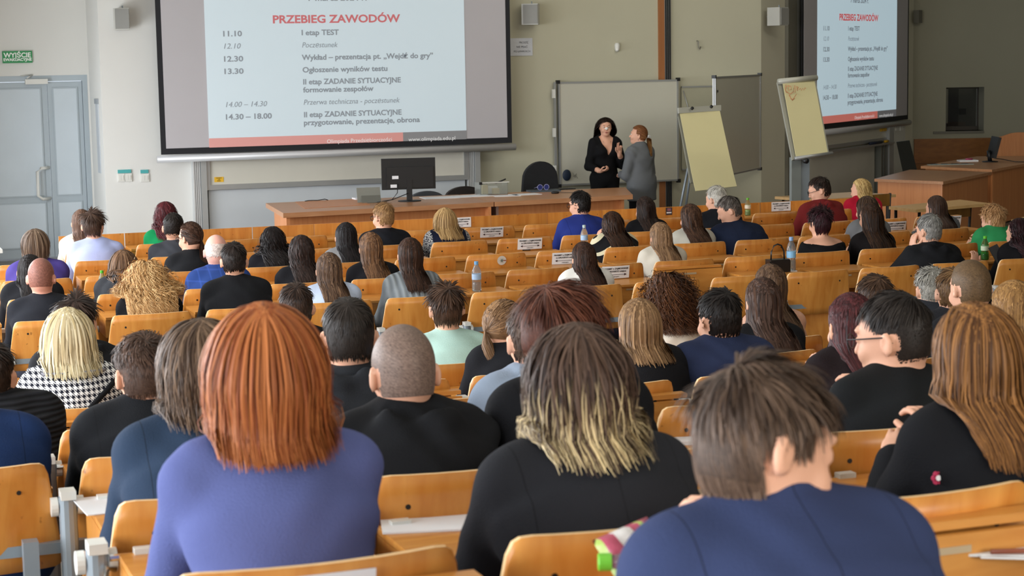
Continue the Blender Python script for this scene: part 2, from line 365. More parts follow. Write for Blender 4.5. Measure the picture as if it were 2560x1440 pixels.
def F_head(p,J,full=True):
    q=tohead(p,J); g=J['hs']
    if g!=1: q=tuple(a/g for a in q)
    d=ell(q,(0,-.010,.014),(.075,.095,.094))
    d=smin(d,ell(q,(0,.026,-.045),(.060,.064,.076)),.03)
    d=smin(d,ell(q,(0,.050,-.098),(.036,.036,.026)),.03)
    d=smin(d,ell(q,(0,-.03,-.05),(.056,.055,.055)),.04)
    if full:
        d=smin(d,cap(q,(0,.088,.0),(0,.104,-.038),.006,.0105),.012)
        d=smin(d,ell(q,(0,.083,.020),(.045,.012,.010)),.015)
        qa=(np.abs(q[0]),q[1],q[2])
        d=smax(d,-ell(qa,(.031,.098,-.004),(.016,.014,.011)),.012)
        d=smin(d,ell(qa,(.031,.080,-.005),(.0115,.0115,.0115)),.004)
        d=smin(d,ell(q,(0,.088,-.066),(.021,.009,.006)),.006); d=smin(d,ell(q,(0,.086,-.078),(.018,.009,.006)),.006)
        d=smin(d,ell(qa,(.036,.070,-.045),(.022,.018,.022)),.02)
        e=ell((qa[0]-.25*(-q[1]),q[1],q[2]),(.078,-.014,-.022),(.010,.018,.031)); e=smax(e,-ell(qa,(.089,-.004,-.018),(.008,.012,.020)),.006)
        d=smin(d,e,.008)
    return d*g
def F_neck(p,J):
    c=J['hc']; n=J['C7']; return cap(p,(n[0],n[1]-.0,n[2]-.05),(c[0],c[1]-.012,c[2]-.05),J['nr'],J['nr']*.92)
def F_torso(p,J):
    P,C,W=J['P'],J['C7'],J['w']; u=J['u']
    m=P+u*(J['L']*.35); ch=P+u*(J['L']*.68)+f3((0,.01,0)); up=C-u*.085+f3((0,.012,0))
    d=cap(p,P,m,.118*J['g'],.105*J['g'],.70/W); d=smin(d,cap(p,m,ch,.105*J['g'],.118*J['g'],.70/W),.04)
    d=smin(d,cap(p,ch,up,.114*J['g'],.078,.68/W),.05)
    for s in (0,1):
        S=J['S'][s]; d=smin(d,cap(p,C-u*.06,S+f3((0,0,-.0)),.064,.052),.05); d=smin(d,cap(p,C+u*.015,C+(S-C)*.72+u*.028,.046,.034),.05)
    d=smin(d,ell(p,(P[0],P[1]-.01,P[2]-.02),(.160*W,.120,.12)),.05)
    if J['fem']: d=smin(d,ell((np.abs(p[0]-ch[0]),p[1],p[2]),(.075,ch[1]+.085,ch[2]+.0),(.06,.055,.06)),.04)
    return d
def F_arms(p,J,cut=1.0):
    d=None
    for s in (0,1):
        S,E,Wr=J['S'][s],J['E'][s],J['Wr'][s]; Wc=E+(Wr-E)*cut
        a=smin(cap(p,S,E,.052*J['g'],.040),cap(p,E,Wc,.041,.041+(.028-.041)*cut),.02); d=a if d is None else np.minimum(d,a)
    return d
def F_legs(p,J):
    d=None
    for s in (0,1):
        H,K,A,T=J['H'][s],J['K'][s],J['A'][s],J['T'][s]
        a=smin(cap(p,H,K,.088,.058),cap(p,K,A,.056,.038),.03); a=smin(a,cap(p,A+f3((0,-.02,-.04)),T,.04,.032),.03); d=a if d is None else np.minimum(d,a)
    return d
def wrinkle(p,J,a):
    if a<=0: return 0
    x,y,z=p; s=J['seed']
    a=a*1.7
    return a*(np.sin(z*46+x*18*np.sin(s)+5*np.sin(x*13+s)+y*12)*.6+np.sin(x*38+z*30+s*3+3*np.sin(z*17))*.4)*(.55+.45*np.sin(z*9+s*2+x*7))
def F_gar(p,J,T_=None,A_=None):
    g=J['gar']; t=g['t']
    T_=F_torso(p,J) if T_ is None else T_; A_=F_arms(p,J,g['sl']) if A_ is None else A_
    d=smin(T_,A_,.03)-t; C,u=J['C7'],J['u']; k=g['kind']
    if g.get('long'): P_=J['P']; d=smin(d,cap(p,P_,P_-f3((0,0,.30)),.125,.13,.72)-t,.06)
    nk=C+u*.03
    x,y,z=p; X=x-nk[0]; Y=y-nk[1]-.008; Z=(z-nk[2])+.35*(y-nk[1])
    rho=np.sqrt(X*X+Y*Y)
    if k in('shirt','suit'):
        R_=J['nr']+(.012 if k=='shirt' else .018); h=.02 if k=='shirt' else .026; col=np.sqrt(np.maximum(np.abs(rho-R_)-.002,0)**2+np.maximum(np.abs(Z-.004)-h,0)**2)-.005; d=smin(d,col,.012)
    elif k=='hood':
        hd=ell(p,(nk[0],nk[1]-.115,nk[2]-.050),(.150,.068,.105)); hd=smax(hd,-ell(p,(nk[0],nk[1]-.085,nk[2]+.045),(.095,.055,.055)),.02); hd=hd+.006*np.sin(x*50+z*30)+.004*np.sin(z*70-x*22)
        ring=np.sqrt((rho-J['nr']-.028)**2+((Z+.005)/1.3)**2)-.022; d=smin(d,smin(hd,ring,.03),.02)
    elif k=='polo': ring=np.sqrt((rho-J['nr']-.010)**2+((Z-.012)/2.2)**2)-.010; d=smin(d,ring,.015)
    else: ring=np.sqrt((rho-J['nr']-.016)**2+((Z+.012)/1.2)**2)-.009; d=smin(d,ring,.02)
    if g.get('open'): # boat neck / off the shoulder: cut by a tilted plane
        d=smax(d,(z-(C[2]-g['open']))-.15*(y-C[1]),.01)
    if g.get('v'):
        wd=np.maximum((C[2]-g['v']+np.abs(x-C[0])*2.4-z)*.38,C[1]+.02-y); d=smax(d,-wd,.006)
    d=d+wrinkle(p,J,g['wr'])
    return smax(d,-(z-(J['P'][2]-g['hem'])),.01)
def F_body(p,J): return smin(smin(F_head(p,J),F_neck(p,J),.025),smin(smin(F_torso(p,J),F_arms(p,J),.03),F_legs(p,J),.04),.03)
def F_pants(p,J):
    P=J['P']; d=smin(F_legs(p,J),ell(p,(P[0],P[1]-.01,P[2]-.03),(.175*J['w'],.135,.115)),.05)-.012
    z=p[2]; return smax(smax(d,z-(P[2]+.04),.01),-(z-(J['A'][0][2]-.0)),.01)
def F_shoes(p,J):
    d=None
    for s in (0,1):
        A,T=J['A'][s],J['T'][s]; a=cap(p,A+f3((0,-.03,-.045)),T,.048,.042); d=a if d is None else np.minimum(d,a)
    return smax(smax(d,p[2]-(J['A'][0][2]+.0),.01),-(p[2]-.003),.006)
def nets(xs,ys,zs,F,func=None,proj_n=2):
    """naive surface nets on a rectilinear grid, then a few Newton steps onto the field"""
    nx,ny,nz=F.shape; S=F<0
    cr=np.zeros((nx-1,ny-1,nz-1),np.int8)
    for a in (0,1):
        for b in (0,1):
            for c in (0,1): cr+=S[a:nx-1+a,b:ny-1+b,c:nz-1+c]
    act=(cr>0)&(cr<8); idx=np.full(act.shape,-1,np.int64); ii=np.argwhere(act)
    if len(ii)==0: return None
    idx[act]=np.arange(len(ii)); i,j,k=ii.T
    acc=np.zeros((len(ii),3)); cnt=np.zeros(len(ii))
    G=(xs,ys,zs)
    for ax in range(3):
        for a in (0,1):
            for b in (0,1):
                o0=[0,0,0]; oth=[q for q in range(3) if q!=ax]; o0[oth[0]]=a; o0[oth[1]]=b; o1=list(o0); o1[ax]=1
                A=F[i+o0[0],j+o0[1],k+o0[2]]; B=F[i+o1[0],j+o1[1],k+o1[2]]; m=(A<0)!=(B<0)
                t=np.where(m,A/np.where(m,A-B,1),0); P=np.stack([xs[i+o0[0]],ys[j+o0[1]],zs[k+o0[2]]],1)
                st=(G[ax][(i,j,k)[ax]+1]-G[ax][(i,j,k)[ax]]); P[:,ax]+=t*st
                acc+=P*m[:,None]; cnt+=m
    V=acc/cnt[:,None]
    Q=[]
    for ax in range(3):
        oth=[q for q in range(3) if q!=ax]
        sl0=[slice(None)]*3; sl1=[slice(None)]*3; sl0[ax]=slice(0,-1); sl1[ax]=slice(1,None)
        for o in oth: sl0[o]=slice(1,-1); sl1[o]=slice(1,-1)
        A=S[tuple(sl0)]; B=S[tuple(sl1)]; e=np.argwhere(A!=B)
        if len(e)==0: continue
        base=e.copy(); 
        for o in oth: base[:,o]+=1
        fl=A[tuple(e.T)]
        def at(da,db):
            q=base.copy(); q[:,oth[0]]-=da; q[:,oth[1]]-=db; return idx[tuple(q.T)]
        q=np.stack([at(0,0),at(1,0),at(1,1),at(0,1)],1)
        if ax==1: fl=~fl
        q[~fl]=q[~fl][:,::-1]; Q.append(q)
    Q=np.concatenate(Q); Q=Q[(Q>=0).all(1)]
    if func:
        V=V.astype(np.float32)
        for _ in range(proj_n):
            d=func(V.T); e=.002; gr=np.stack([func((V+f3(o)*e).T)-d for o in ((1,0,0),(0,1,0),(0,0,1))],1)/e
            g2=(gr**2).sum(1)+1e-6; st=-(d/g2)[:,None]*gr; n=np.linalg.norm(st,axis=1,keepdims=True); st*=np.minimum(1,.012/(n+1e-9)); V=V+st
    a,b,c,d=(V[Q[:,i]] for i in range(4))
    if (np.cross(b-a,c-a)*a).sum()+(np.cross(c-a,d-a)*a).sum()<0: Q=Q[:,::-1].copy()
    return V,Q
def np_mesh(name,V,Q,m,smooth=True):
    me=bpy.data.meshes.new(name); V=np.asarray(V,np.float32); Q=np.asarray(Q,np.int32); k=Q.shape[1]
    me.vertices.add(len(V)); me.vertices.foreach_set('co',V.ravel()); me.loops.add(Q.size); me.loops.foreach_set('vertex_index',Q.ravel())
    me.polygons.add(len(Q)); me.polygons.foreach_set('loop_start',np.arange(0,Q.size,k,dtype=np.int32)); me.polygons.foreach_set('loop_total',np.full(len(Q),k,np.int32))
    me.polygons.foreach_set('use_smooth',np.full(len(Q),smooth)); me.update(calc_edges=True)
    if m: me.materials.append(m)
    return me
def axis(segs):
    out=[segs[0][0]]
    for a,b,h in segs:
        n=max(1,int(round((b-a)/h))); out+=list(np.linspace(a,b,n+1)[1:])
    return np.array(out,np.float32)
def sparse_eval(func,xs,ys,zs,coarse=3,pad=.05):
    """evaluate only near the surface: coarse pass picks blocks"""
    return func((xs[:,None,None],ys[None,:,None],zs[None,None,:]))
# ---- hand template, fingers along +y, palm facing -z, thumb towards +x
def hand_mesh(curl,h,point=False):
    prim=[]; 
    for k,(x,L_,r) in enumerate(((.028,.068,.0085),(.010,.076,.009),(-.009,.070,.0085),(-.026,.056,.0075))):
        c=curl
        if point: c=curl if k>=2 else (.12 if k==0 else .2)
        a=f3((x,.085,0)); ang=c*.5; 
        for s,fr in enumerate((.45,.32,.23)):
            b=a+f3((0,math.cos(ang),-math.sin(ang)))*L_*fr; prim.append((a,b,r*(1-.08*s),r*(1-.08*(s+1)))); a=b; ang+=c
    a=f3((.03,.03,-.005)); b=a+f3((.026,.026,-.01)); c_=b+f3((.012,.026,-.008-.01*curl)); d_=c_+f3((.002,.022,-.004))
    prim+=[(a,b,.014,.011),(b,c_,.011,.0095),(c_,d_,.0095,.008)]
    def fn(p):
        d=ell(p,(0,.05,0),(.041,.050,.015)); d=smin(d,cap(p,(0,-.03,0),(0,.015,0),.024,.026,.85),.02)
        d2=None
        for q in prim:
            e=cap(p,*q); d2=e if d2 is None else np.minimum(d2,e)
        return smin(d,d2,.008)
    xs=axis([(-.055,.085,h)]); ys=axis([(-.06,.18,h)]); zs=axis([(-.10,.04,h)])
    V,Q=nets(xs,ys,zs,fn((xs[:,None,None],ys[None,:,None],zs[None,None,:])),fn); return V,Q
HANDS={('rest','n'):hand_mesh(.55,.0045),('rest','f'):hand_mesh(.55,.008),('point','n'):hand_mesh(1.15,.0045,True),('hold','n'):hand_mesh(.95,.0045)}
def skinmat(c,buzz=None): 
    nm='skin_'+c; return mat(nm,'#'+c,.5,var=.05,vscale=12,bump=.08,bscale=400,spec=.35)
def fabric(spec):
    if isinstance(spec,tuple): k=spec[0]; return pattern('cloth_'+k+spec[1],k,'#'+spec[1],'#'+spec[2],spec[3])
    return mat('cloth_'+spec,'#'+spec,.88,var=.05,vscale=4,bump=.25,bscale=260,spec=.15)
def suitcloth(hexc,sw):
    nm='suit_'+hexc
    if nm in MATS: return MATS[nm]
    m=fabric(hexc).copy(); m.name=nm; nt=m.node_tree; N=nt.nodes; L=nt.links; b=nt.nodes['Principled BSDF']; src=b.inputs['Base Color'].links[0].from_socket
    tc=N.new('ShaderNodeTexCoord'); sp=N.new('ShaderNodeSeparateXYZ'); L.new(tc.outputs['Object'],sp.inputs[0])
    def mm(op,a,v):
        n=N.new('ShaderNodeMath'); n.operation=op; L.new(a,n.inputs[0])
        if v is not None: n.inputs[1].default_value=v
        return n.outputs[0]
    ax=mm('ABSOLUTE',sp.outputs[0],None); a=mm('LESS_THAN',ax,.0011); c=mm('LESS_THAN',mm('ABSOLUTE',mm('SUBTRACT',ax,.160),None),.0011)
    s_=N.new('ShaderNodeMath'); s_.operation='MAXIMUM'; L.new(a,s_.inputs[0]); L.new(c,s_.inputs[1])
    f=mm('MULTIPLY',s_.outputs[0],.6); mx=N.new('ShaderNodeMixRGB'); mx.inputs[2].default_value=(.004,.004,.005,1); L.new(f,mx.inputs[0]); L.new(src,mx.inputs[1]); L.new(mx.outputs[0],b.inputs['Base Color'])
    MATS[nm]=m; return m
def face_details(J,parent,iris='#3a2a1c',lip='#a0524c',brow='#3a281c',plaster=False):
    Rm=J['HR'].astype(float); hc=J['hc'].astype(float); Mh=Matrix([[*Rm[i],hc[i]] for i in range(3)]+[[0,0,0,1]])@Matrix.Scale(J['hs'],4)
    def blob(name,items,m):
        bm=bmesh.new()
        for c,r in items: bmesh.ops.create_uvsphere(bm,u_segments=12,v_segments=8,radius=1,matrix=Mh@Matrix.Translation(c)@Matrix.Diagonal((*r,1)))
        return link(name,bm_mesh(name,bm,m,True),parent)
    for s in (-1,1):
        e=blob('eye',[((s*.031,.083,-.005),(.0115,.0105,.008))],mat('eye_white','#d8d2cc',.3,var=0)); blob('iris',[((s*.030,.0915,-.005),(.0055,.003,.0055))],mat('iris'+iris,iris,.2,var=0)).parent=e
        blob('eyebrow',[((s*.031,.094,.018),(.015,.003,.0018))],mat('brow'+brow,brow,.9,var=0))
    blob('lips',[((0,.0935,-.067),(.020,.006,.0045)),((0,.0915,-.076),(.016,.006,.005))],mat('lips'+lip,lip,.5,var=0))
    if plaster: blob('nose_plaster',[((0,.109,-.018),(.016,.010,.018)),((.012,.100,-.02),(.014,.006,.010)),((-.012,.100,-.02),(.014,.006,.010))],mat('plaster_white','#e8e6e2',.8,var=0))
def hairmat():
    if 'hair' in MATS: return MATS['hair']
    m,nt,b=nmat('hair_strands'); N=nt.nodes; L=nt.links
    at=N.new('ShaderNodeAttribute'); at.attribute_name='tint'; L.new(at.outputs['Color'],b.inputs['Base Color'])
    b.inputs['Roughness'].default_value=.48; b.inputs['Specular IOR Level'].default_value=.22
    MATS['hair']=m; return m
# ------------------------------------------------------------------ hair
HST={ # length, drop region, thickness etc.
 'short':dict(kind='short',top=.045,side=.020),'crop':dict(kind='short',top=.028,side=.008),'mop':dict(kind='short',top=.075,side=.045,mess=.30),'fade':dict(kind='short',top=.05,side=.006),
 'quiff':dict(kind='short',top=.095,side=.014,mess=.34),'buzz':dict(kind='short',top=.006,side=.005),'bald':dict(kind='short',top=.0,side=.008),'curlyshort':dict(kind='short',top=.055,side=.018,curl=.010),
 'long':dict(kind='long',L=.40,vol=.010),'vlong':dict(kind='long',L=.50,vol=.013),'mid':dict(kind='long',L=.30,vol=.013),'bob':dict(kind='long',adh=.42,L=.23,vol=.028),'wavy':dict(kind='long',L=.36,vol=.018,curl=.007,freq=45),
 'curls':dict(kind='long',L=.34,vol=.035,curl=.010,freq=61),'bigcurls':dict(kind='long',L=.36,vol=.085,curl=.010,freq=100,big=1),'tail':dict(kind='tail',L=.30),'bun':dict(kind='tail',L=.10),'braid':dict(kind='tail',L=.34),
 'shag':dict(kind='long',adh=.30,L=.25,vol=.030,curl=.005,freq=30,rag=.28),'curlbob':dict(kind='short',top=.07,side=.06,curl=.012,mess=.35)}
def make_hair(J,st,c1,c2,near,parent,tip=None,seed=0,extra=None):
    h=dict(HST[st]); h.update(extra or {}); rg=np.random.default_rng(int(seed*100)); Rm=J['HR'].astype(float); hc=J['hc'].astype(float); g=J['hs']
    C0=np.array([0,-.010,.014]); RR=np.array([.075,.095,.094])
    kind=h['kind']; w3=lambda q:(q*g)@Rm.T+hc
    def region(n,full=True):
        x,y,z=n.T
        face=(y>.30)&(z<h.get('hl',.58)+.15*(y-.3)); side=(y>.12)&(z<-.05); nape=z<(-.78); ear=(np.abs(x)>.80)&(z<-.10)&(y>-.35)&(y<.3)
        low=(z<-.35)&(y>-.2)
        r=~(face|side|nape|low); 
        if kind=='short': r&=~ear
        if st=='bald': r&=(z<.25)&(z>-.6)
        return r
    parts=[]
    c1=np.array(lin(c1)[:3]); c2=np.array(lin(c2)[:3]); tp=np.array(lin(tip)[:3]) if tip else None
    def coll(P):
        p=P.reshape(-1,3).T.astype(np.float32)
        d=F_head(p,J,False); d=smin(d,F_neck(p,J),.03); t=F_torso(p,J)-J['gar']['t']-.004 if J['gar']['kind']!='hood' or kind=='short' else F_gar(p,J)-.004; t=np.minimum(t,F_arms(p,J)-.018); return np.minimum(d,t)
    # scalp cap
    nu,nv=(120,80) if near or st=='buzz' else (36,24)
    th=np.linspace(0,2*np.pi,nu,endpoint=False); ph=np.linspace(.02,np.pi*.80,nv)
    n=np.stack([np.outer(np.sin(ph),np.cos(th)),np.outer(np.sin(ph),np.sin(th)),np.outer(np.cos(ph),np.ones(nu))],-1)
    thick=.0035 if kind=='short' else .003
    if st=='buzz': thick=.0035
    capr=n*RR; capP=C0+capr+n*thick
    # lower back of the cap follows the occiput instead of floating off the nape
    ok=region(n.reshape(-1,3)).reshape(nv,nu)
    vi=np.arange(nv*nu).reshape(nv,nu); fs=[]
    Q=np.stack([vi[:-1],vi[1:],np.roll(vi[1:],-1,1),np.roll(vi[:-1],-1,1)],-1).reshape(-1,4)
    keep=ok.ravel()[Q].all(1); Q=Q[keep]
    Vc=w3(capP.reshape(-1,3)); used=np.unique(Q); mp=-np.ones(len(Vc),int); mp[used]=np.arange(len(used)); Vc=Vc[used]; Q=mp[Q]
    if len(Q):
        for _ in range(3):
            dd=coll(Vc); e=.004; gr=np.stack([coll(Vc+np.array(v)*e)-dd for v in ((1,0,0),(0,1,0),(0,0,1))],1)/e; gl=np.linalg.norm(gr,axis=1,keepdims=True)+1e-6; Vc=Vc-gr/gl*(dd-thick)[:,None]
        base=c1*.75+c2*.25; cc=np.tile(base,(len(Vc),1))*(1+.18*rg.standard_normal((len(Vc),1)))
        parts.append((Vc,Q,np.clip(cc,0,1)))
    def ribbons(Pth,wid,col,outn):
        """Pth N,S,3"""
        N_,S_,_=Pth.shape; T=np.gradient(Pth,axis=1); T/=np.linalg.norm(T,axis=2,keepdims=True)+1e-9
        sd=np.cross(T,outn); sd/=np.linalg.norm(sd,axis=2,keepdims=True)+1e-9
        tw=rg.uniform(-.35,.35,(N_,1,1)); sd=sd+outn*tw
        ta=np.clip(1.0-np.linspace(0,1,S_)**3*.8,0,1)[None,:,None]*wid[:,None,None]*.5
        A=Pth-sd*ta; B=Pth+sd*ta; V=np.stack([A,B],2).reshape(-1,3)
        b=(np.arange(N_)[:,None]*S_*2+np.arange(S_-1)[None]*2).ravel(); Q=np.stack([b,b+1,b+3,b+2],1)
        cl=np.repeat(col.reshape(N_*S_,3),2,axis=0); parts.append((V,Q,cl))
    if kind=='short' and st!='buzz':
        N_=(3900 if near else 950); S_=6 if near else 4
        k=np.arange(int(N_*1.7)); ga=np.pi*(3-5**.5); z=1-1.75*k/len(k); r_=np.sqrt(np.maximum(0,1-z*z)); n=np.stack([r_*np.cos(ga*k),r_*np.sin(ga*k),z],1); n+=rg.standard_normal(n.shape)*.02; n/=np.linalg.norm(n,axis=1,keepdims=True); n=n[region(n)]
        crown=np.array([.05*np.sin(seed),-.62,.78]); cd=n-crown; cd/=np.linalg.norm(cd,axis=1,keepdims=True)
        tang=cd-n*(cd*n).sum(1,keepdims=True); tang/=np.linalg.norm(tang,axis=1,keepdims=True)+1e-9
        topw=np.clip((n[:,2]-.05)/.45,0,1)[:,None]; Ls=(h['side']+(h['top']-h['side'])*topw)*rg.uniform(.6,1.15,(len(n),1))
        ph_=n*7+seed; tous=np.stack([np.sin(ph_[:,1]*1.3+2*np.sin(ph_[:,2])),np.sin(ph_[:,2]*1.7+ph_[:,0]),np.sin(ph_[:,0]*1.5+1.3*ph_[:,1])],1)
        ms=h.get('mess',.16); lift=.10+(.04+ms*.45)*topw; d=tang*1.0+n*lift+tous*ms*(.3+.7*topw)+rg.standard_normal(n.shape)*.07; d[:,2]-=.25*(1-topw[:,0]); d/=np.linalg.norm(d,axis=1,keepdims=True)
        P=w3(C0+n*RR); dd=coll(P); P=P-(n@Rm.T)*(dd-.001)[:,None]; P=(P-hc)@Rm/g; path=[P]; 
        for s in range(S_-1):
            P=P+d*Ls/(S_-1); e=(P-C0)/(RR+.003); kk=np.linalg.norm(e,axis=1,keepdims=True); P=np.where(kk<1.0,C0+(P-C0)/kk,P); path.append(P)
            d=d-n*.16+np.array([0,0,-.10]); d/=np.linalg.norm(d,axis=1,keepdims=True)
        Pth=np.stack(path,1)
        if h.get('curl'):
            fr=rg.uniform(80,120,(len(n),1)); tt=np.linspace(0,1,S_)[None]; an=tt*Ls*fr+rg.uniform(0,6.28,(len(n),1))
            e2=np.cross(tang,n); Pth=Pth+(n[:,None]*np.sin(an)[...,None]+e2[:,None]*np.cos(an)[...,None])*h['curl']*tt[...,None]**.5*topw[:,None]
        mixv=np.clip(.35+h.get('fadec',0)*(1-topw[:,:,None])+.20*rg.standard_normal((len(n),1,1))+.18*tous[:,:1,None],0,1)
        col=c1*(1-mixv)+c2*mixv; col=np.broadcast_to(col,(len(n),S_,3)).copy(); 
        if tp is not None: t_=np.linspace(0,1,S_)[None,:,None]**2; col=col*(1-t_)+tp*t_
        col*=rg.uniform(.85,1.15,(len(n),1,1))
        wid=rg.uniform(.7,1.2,len(n))*(.0036 if near else .0080)
        W3=w3(Pth.reshape(-1,3)); dd=coll(W3); W3=W3+np.repeat(n@Rm.T,S_,axis=0)*np.clip(.0035-dd,0,.03)[:,None]; W3=W3.reshape(Pth.shape); on=(n@Rm.T)[:,None]+0*W3
        ribbons(W3,wid,np.clip(col,0,1),on)
    if kind in('long','tail'):
        cu=bool(h.get('curl')) and h.get('freq',0)>60; N_=((3400 if near!=2 else 2300) if near else 520); S_=13 if near else 10
        if cu: N_=2600 if near else (1400 if h.get('big') else 480); S_=36 if (near or h.get('big')) else 24
        k=np.arange(int(N_*1.9)); ga=np.pi*(3-5**.5); z=1-1.7*k/len(k); r_=np.sqrt(np.maximum(0,1-z*z)); n=np.stack([r_*np.cos(ga*k),r_*np.sin(ga*k),z],1); n=n[region(n)]
        N_=len(n); u01=rg.uniform(0,1,(N_,1)); hz=np.clip((n[:,2:]+.6)/1.6,0,1)
        G=np.array([0,0,-1.0])
        if kind=='long':
            vol=h['vol']; off=.004+vol*(.25*u01+.75*hz*rg.uniform(.5,1,(N_,1)))
            P=w3(C0+n*RR); zt=hc[2]+.108*g; L_=np.maximum((P[:,2:3]-(zt-h['L']))*(rg.uniform(1-h.get('rag',.08),1.04,(N_,1))+h.get('rag',.08)*.5*np.sin(n[:,:1]*37+n[:,1:2]*19))+.035*hz,.03)
            nw=n@Rm.T; sx=np.where(n[:,:1]+.004*np.sin(seed)>0,1,-1); tp_=np.clip(n[:,2:3]*1.3,0,1)*np.clip(n[:,1:2]*1.2+.75,0,1); d=np.concatenate([sx*(.9 if not h.get('big') else .25)*tp_,-.35*tp_-.7*(n[:,1:2]>.1)+0*hz,0*hz],1); d=(d@Rm.T)+G*(1-tp_)+nw*.25; d/=np.linalg.norm(d,axis=1,keepdims=True)
            path=[P+nw*.005]; ds=L_/(S_-1); lo=J['C7'][2]
            clump=np.sin(n[:,0:1]*23+seed)+np.sin(n[:,1:2]*19+seed*2)
            for s in range(S_-1):
                q=((P-hc)@Rm)/g; fw=np.clip((q[:,1:2]+.0)/.07,0,1)*(q[:,2:3]>-.16)*(q[:,2:3]<.085)
                push=np.concatenate([np.sign(q[:,:1])*.9,-1.0+0*fw,0*fw],1)@Rm.T*fw*h.get('pk',.8)
                gg=.30 if not h.get('big') else .20
                d=d*(1-gg)+G*gg+push*.6+rg.standard_normal(d.shape)*(.02 if near else .03)
                if h.get('big'): d+=nw*.05
                # hair hangs behind the shoulders
                bk=np.clip((P[:,1:2]-(J['C7'][1]+.03))/.06,0,1)*(P[:,2:3]<J['C7'][2]+.08); d-=np.concatenate([0*bk,.35*bk,0*bk],1)
                below=(P[:,2:3]<hc[2]-.06); rx=(P[:,:1]-hc[0]); lim=.074+vol*.8; d-=np.concatenate([np.sign(rx)*np.clip((np.abs(rx)-lim)/.03,0,1)*.9*below,0*rx,0*rx],1)
                d/=np.linalg.norm(d,axis=1,keepdims=True); Pn=P+d*ds
                o=np.maximum(off*(np.minimum(1,((s+1)/(S_*h.get('grow',.55)))**1.1)),.0045); 
                low=(Pn[:,2:3]<J['C7'][2]+.07)
                for _ in range(2):
                    dd=coll(Pn); e=.004; gr=np.stack([coll(Pn+np.array(v)*e)-dd for v in ((1,0,0),(0,1,0),(0,0,1))],1)/e; gl=np.linalg.norm(gr,axis=1,keepdims=True)+1e-6
                    pen=np.maximum(np.where(low[:,0],o[:,0]*.45,o[:,0])-dd,0)[:,None]; Pn=Pn+np.where(low,np.array([0,-1.0,.0])*np.where(gr[:,1:2]<.5,.9,.25)+gr/gl*.35,gr/gl)*pen
                if not h.get('big'):
                    dd=coll(Pn); gr=np.stack([coll(Pn+np.array(v)*.004)-dd for v in ((1,0,0),(0,1,0),(0,0,1))],1)/.004; ex=np.maximum(dd-o[:,0],0)[:,None]*np.clip((Pn[:,2:3]-(hc[2]-.11))/.05,0,1)*h.get('adh',.75); Pn=Pn-gr*np.minimum(ex,.05)
                Pn=np.where(np.isfinite(Pn),Pn,P); Pn=P+(Pn-P)*np.minimum(1,3*ds/(np.linalg.norm(Pn-P,axis=1,keepdims=True)+1e-9)); d=Pn-P; d/=np.linalg.norm(d,axis=1,keepdims=True)+1e-9; P=Pn; path.append(P)
            Pth=np.stack(path,1); wv=.5
            if h.get('curl'):
                tt=np.linspace(0,1,S_)[None]; fq=h['freq']; cl=np.round(rg.uniform(0,160,(N_,1)))*2.4; fq=fq*rg.uniform(.7,1.3,(N_,1))
                an=tt*L_*fq+cl; amp=h['curl']*np.clip(tt*3,0,1)
                ex=np.cross(np.gradient(Pth,axis=1),[0,1,0.01]); ex/=np.linalg.norm(ex,axis=2,keepdims=True)+1e-9
                Pth=Pth+ex*(np.sin(an)*amp)[...,None]+np.array([0,-1,0])*(np.cos(an)*amp*.7)[...,None]
        else:
            # gathered at the back of the head, then a tail
            tie=np.array([0,-.118,-.035 if st!='bun' else .02]); 
            if h.get('tie'): tie=np.array(h['tie'])
            t_=np.linspace(0,1,S_//2)[None,:,None]; a=(C0+n*(RR+.004))[:,None]; pa=a*(1-t_)+tie*t_; e=(pa-C0)/(RR+.006+.006*u01[:,None]); kk=np.linalg.norm(e,axis=2,keepdims=True); pa=np.where(kk<1,C0+(pa-C0)/kk,pa)
            P=w3(pa.reshape(-1,3)).reshape(pa.shape); tw=w3(tie[None])[0]; S2=S_-S_//2; tl=[]
            an=rg.uniform(0,6.28,(N_,)); rr=np.sqrt(rg.uniform(0,1,N_)); L_=h['L']*rg.uniform(.8,1,N_)
            for s in range(1,S2+1):
                f=s/S2; rad=h.get('rad',.026)*(1-.35*f)*(1 if st!='bun' else 1.6); 
                if st=='braid': rad*=.75+.4*abs(math.sin(f*14))
                c_=tw[None]+np.stack([0*L_,-.02-.03*f+0*L_,-L_*f],1) if st!='bun' else tw[None]+np.stack([0*L_,-.03+0*L_,-.03*f+0*L_],1)
                tl.append(c_+np.stack([np.cos(an+f*(3 if st!='bun' else 12))*rr*rad,np.sin(an+f*(3 if st!='bun' else 12))*rr*rad*.8,(0*rr if st!='bun' else rr*np.sin(an+f*9)*.03)],1))
            Pth=np.concatenate([P,np.stack(tl,1)],1); dd=coll(Pth).reshape(N_,S_)
            Pth[...,1]-=np.maximum(.004-dd,0)*(np.arange(S_)>=S_//2)
        mixv=np.clip(.38+.22*rg.standard_normal((N_,1,1))+(.16*np.sin(n[:,:1]*17+seed)+.12*np.sin(n[:,1:2]*13+n[:,:1]*29+seed))[:,None],0,1); t_=np.linspace(0,1,S_)[None,:,None]
        col=c1*(1-mixv)+c2*mixv+0*t_
        if tp is not None:
            zz_=Pth[...,2:3]; k_=np.clip((hc[2]+h.get('tipz',-.03)+.05*rg.uniform(-1,1,(N_,1,1))-zz_)/.07,0,1)*np.clip(rg.uniform(-.5,1.5,(N_,1,1))+.6*np.sin(n[:,:1]*21+seed)[:,None],0,1); col=col*(1-k_)+tp*k_
        col=col*rg.uniform(.86,1.12,(N_,1,1))
        wid=rg.uniform(.7,1.3,N_)*((.0042 if not cu else .0034) if near else (.0092 if not h.get('big') else .0062))*(.65 if cu and not near else 1)
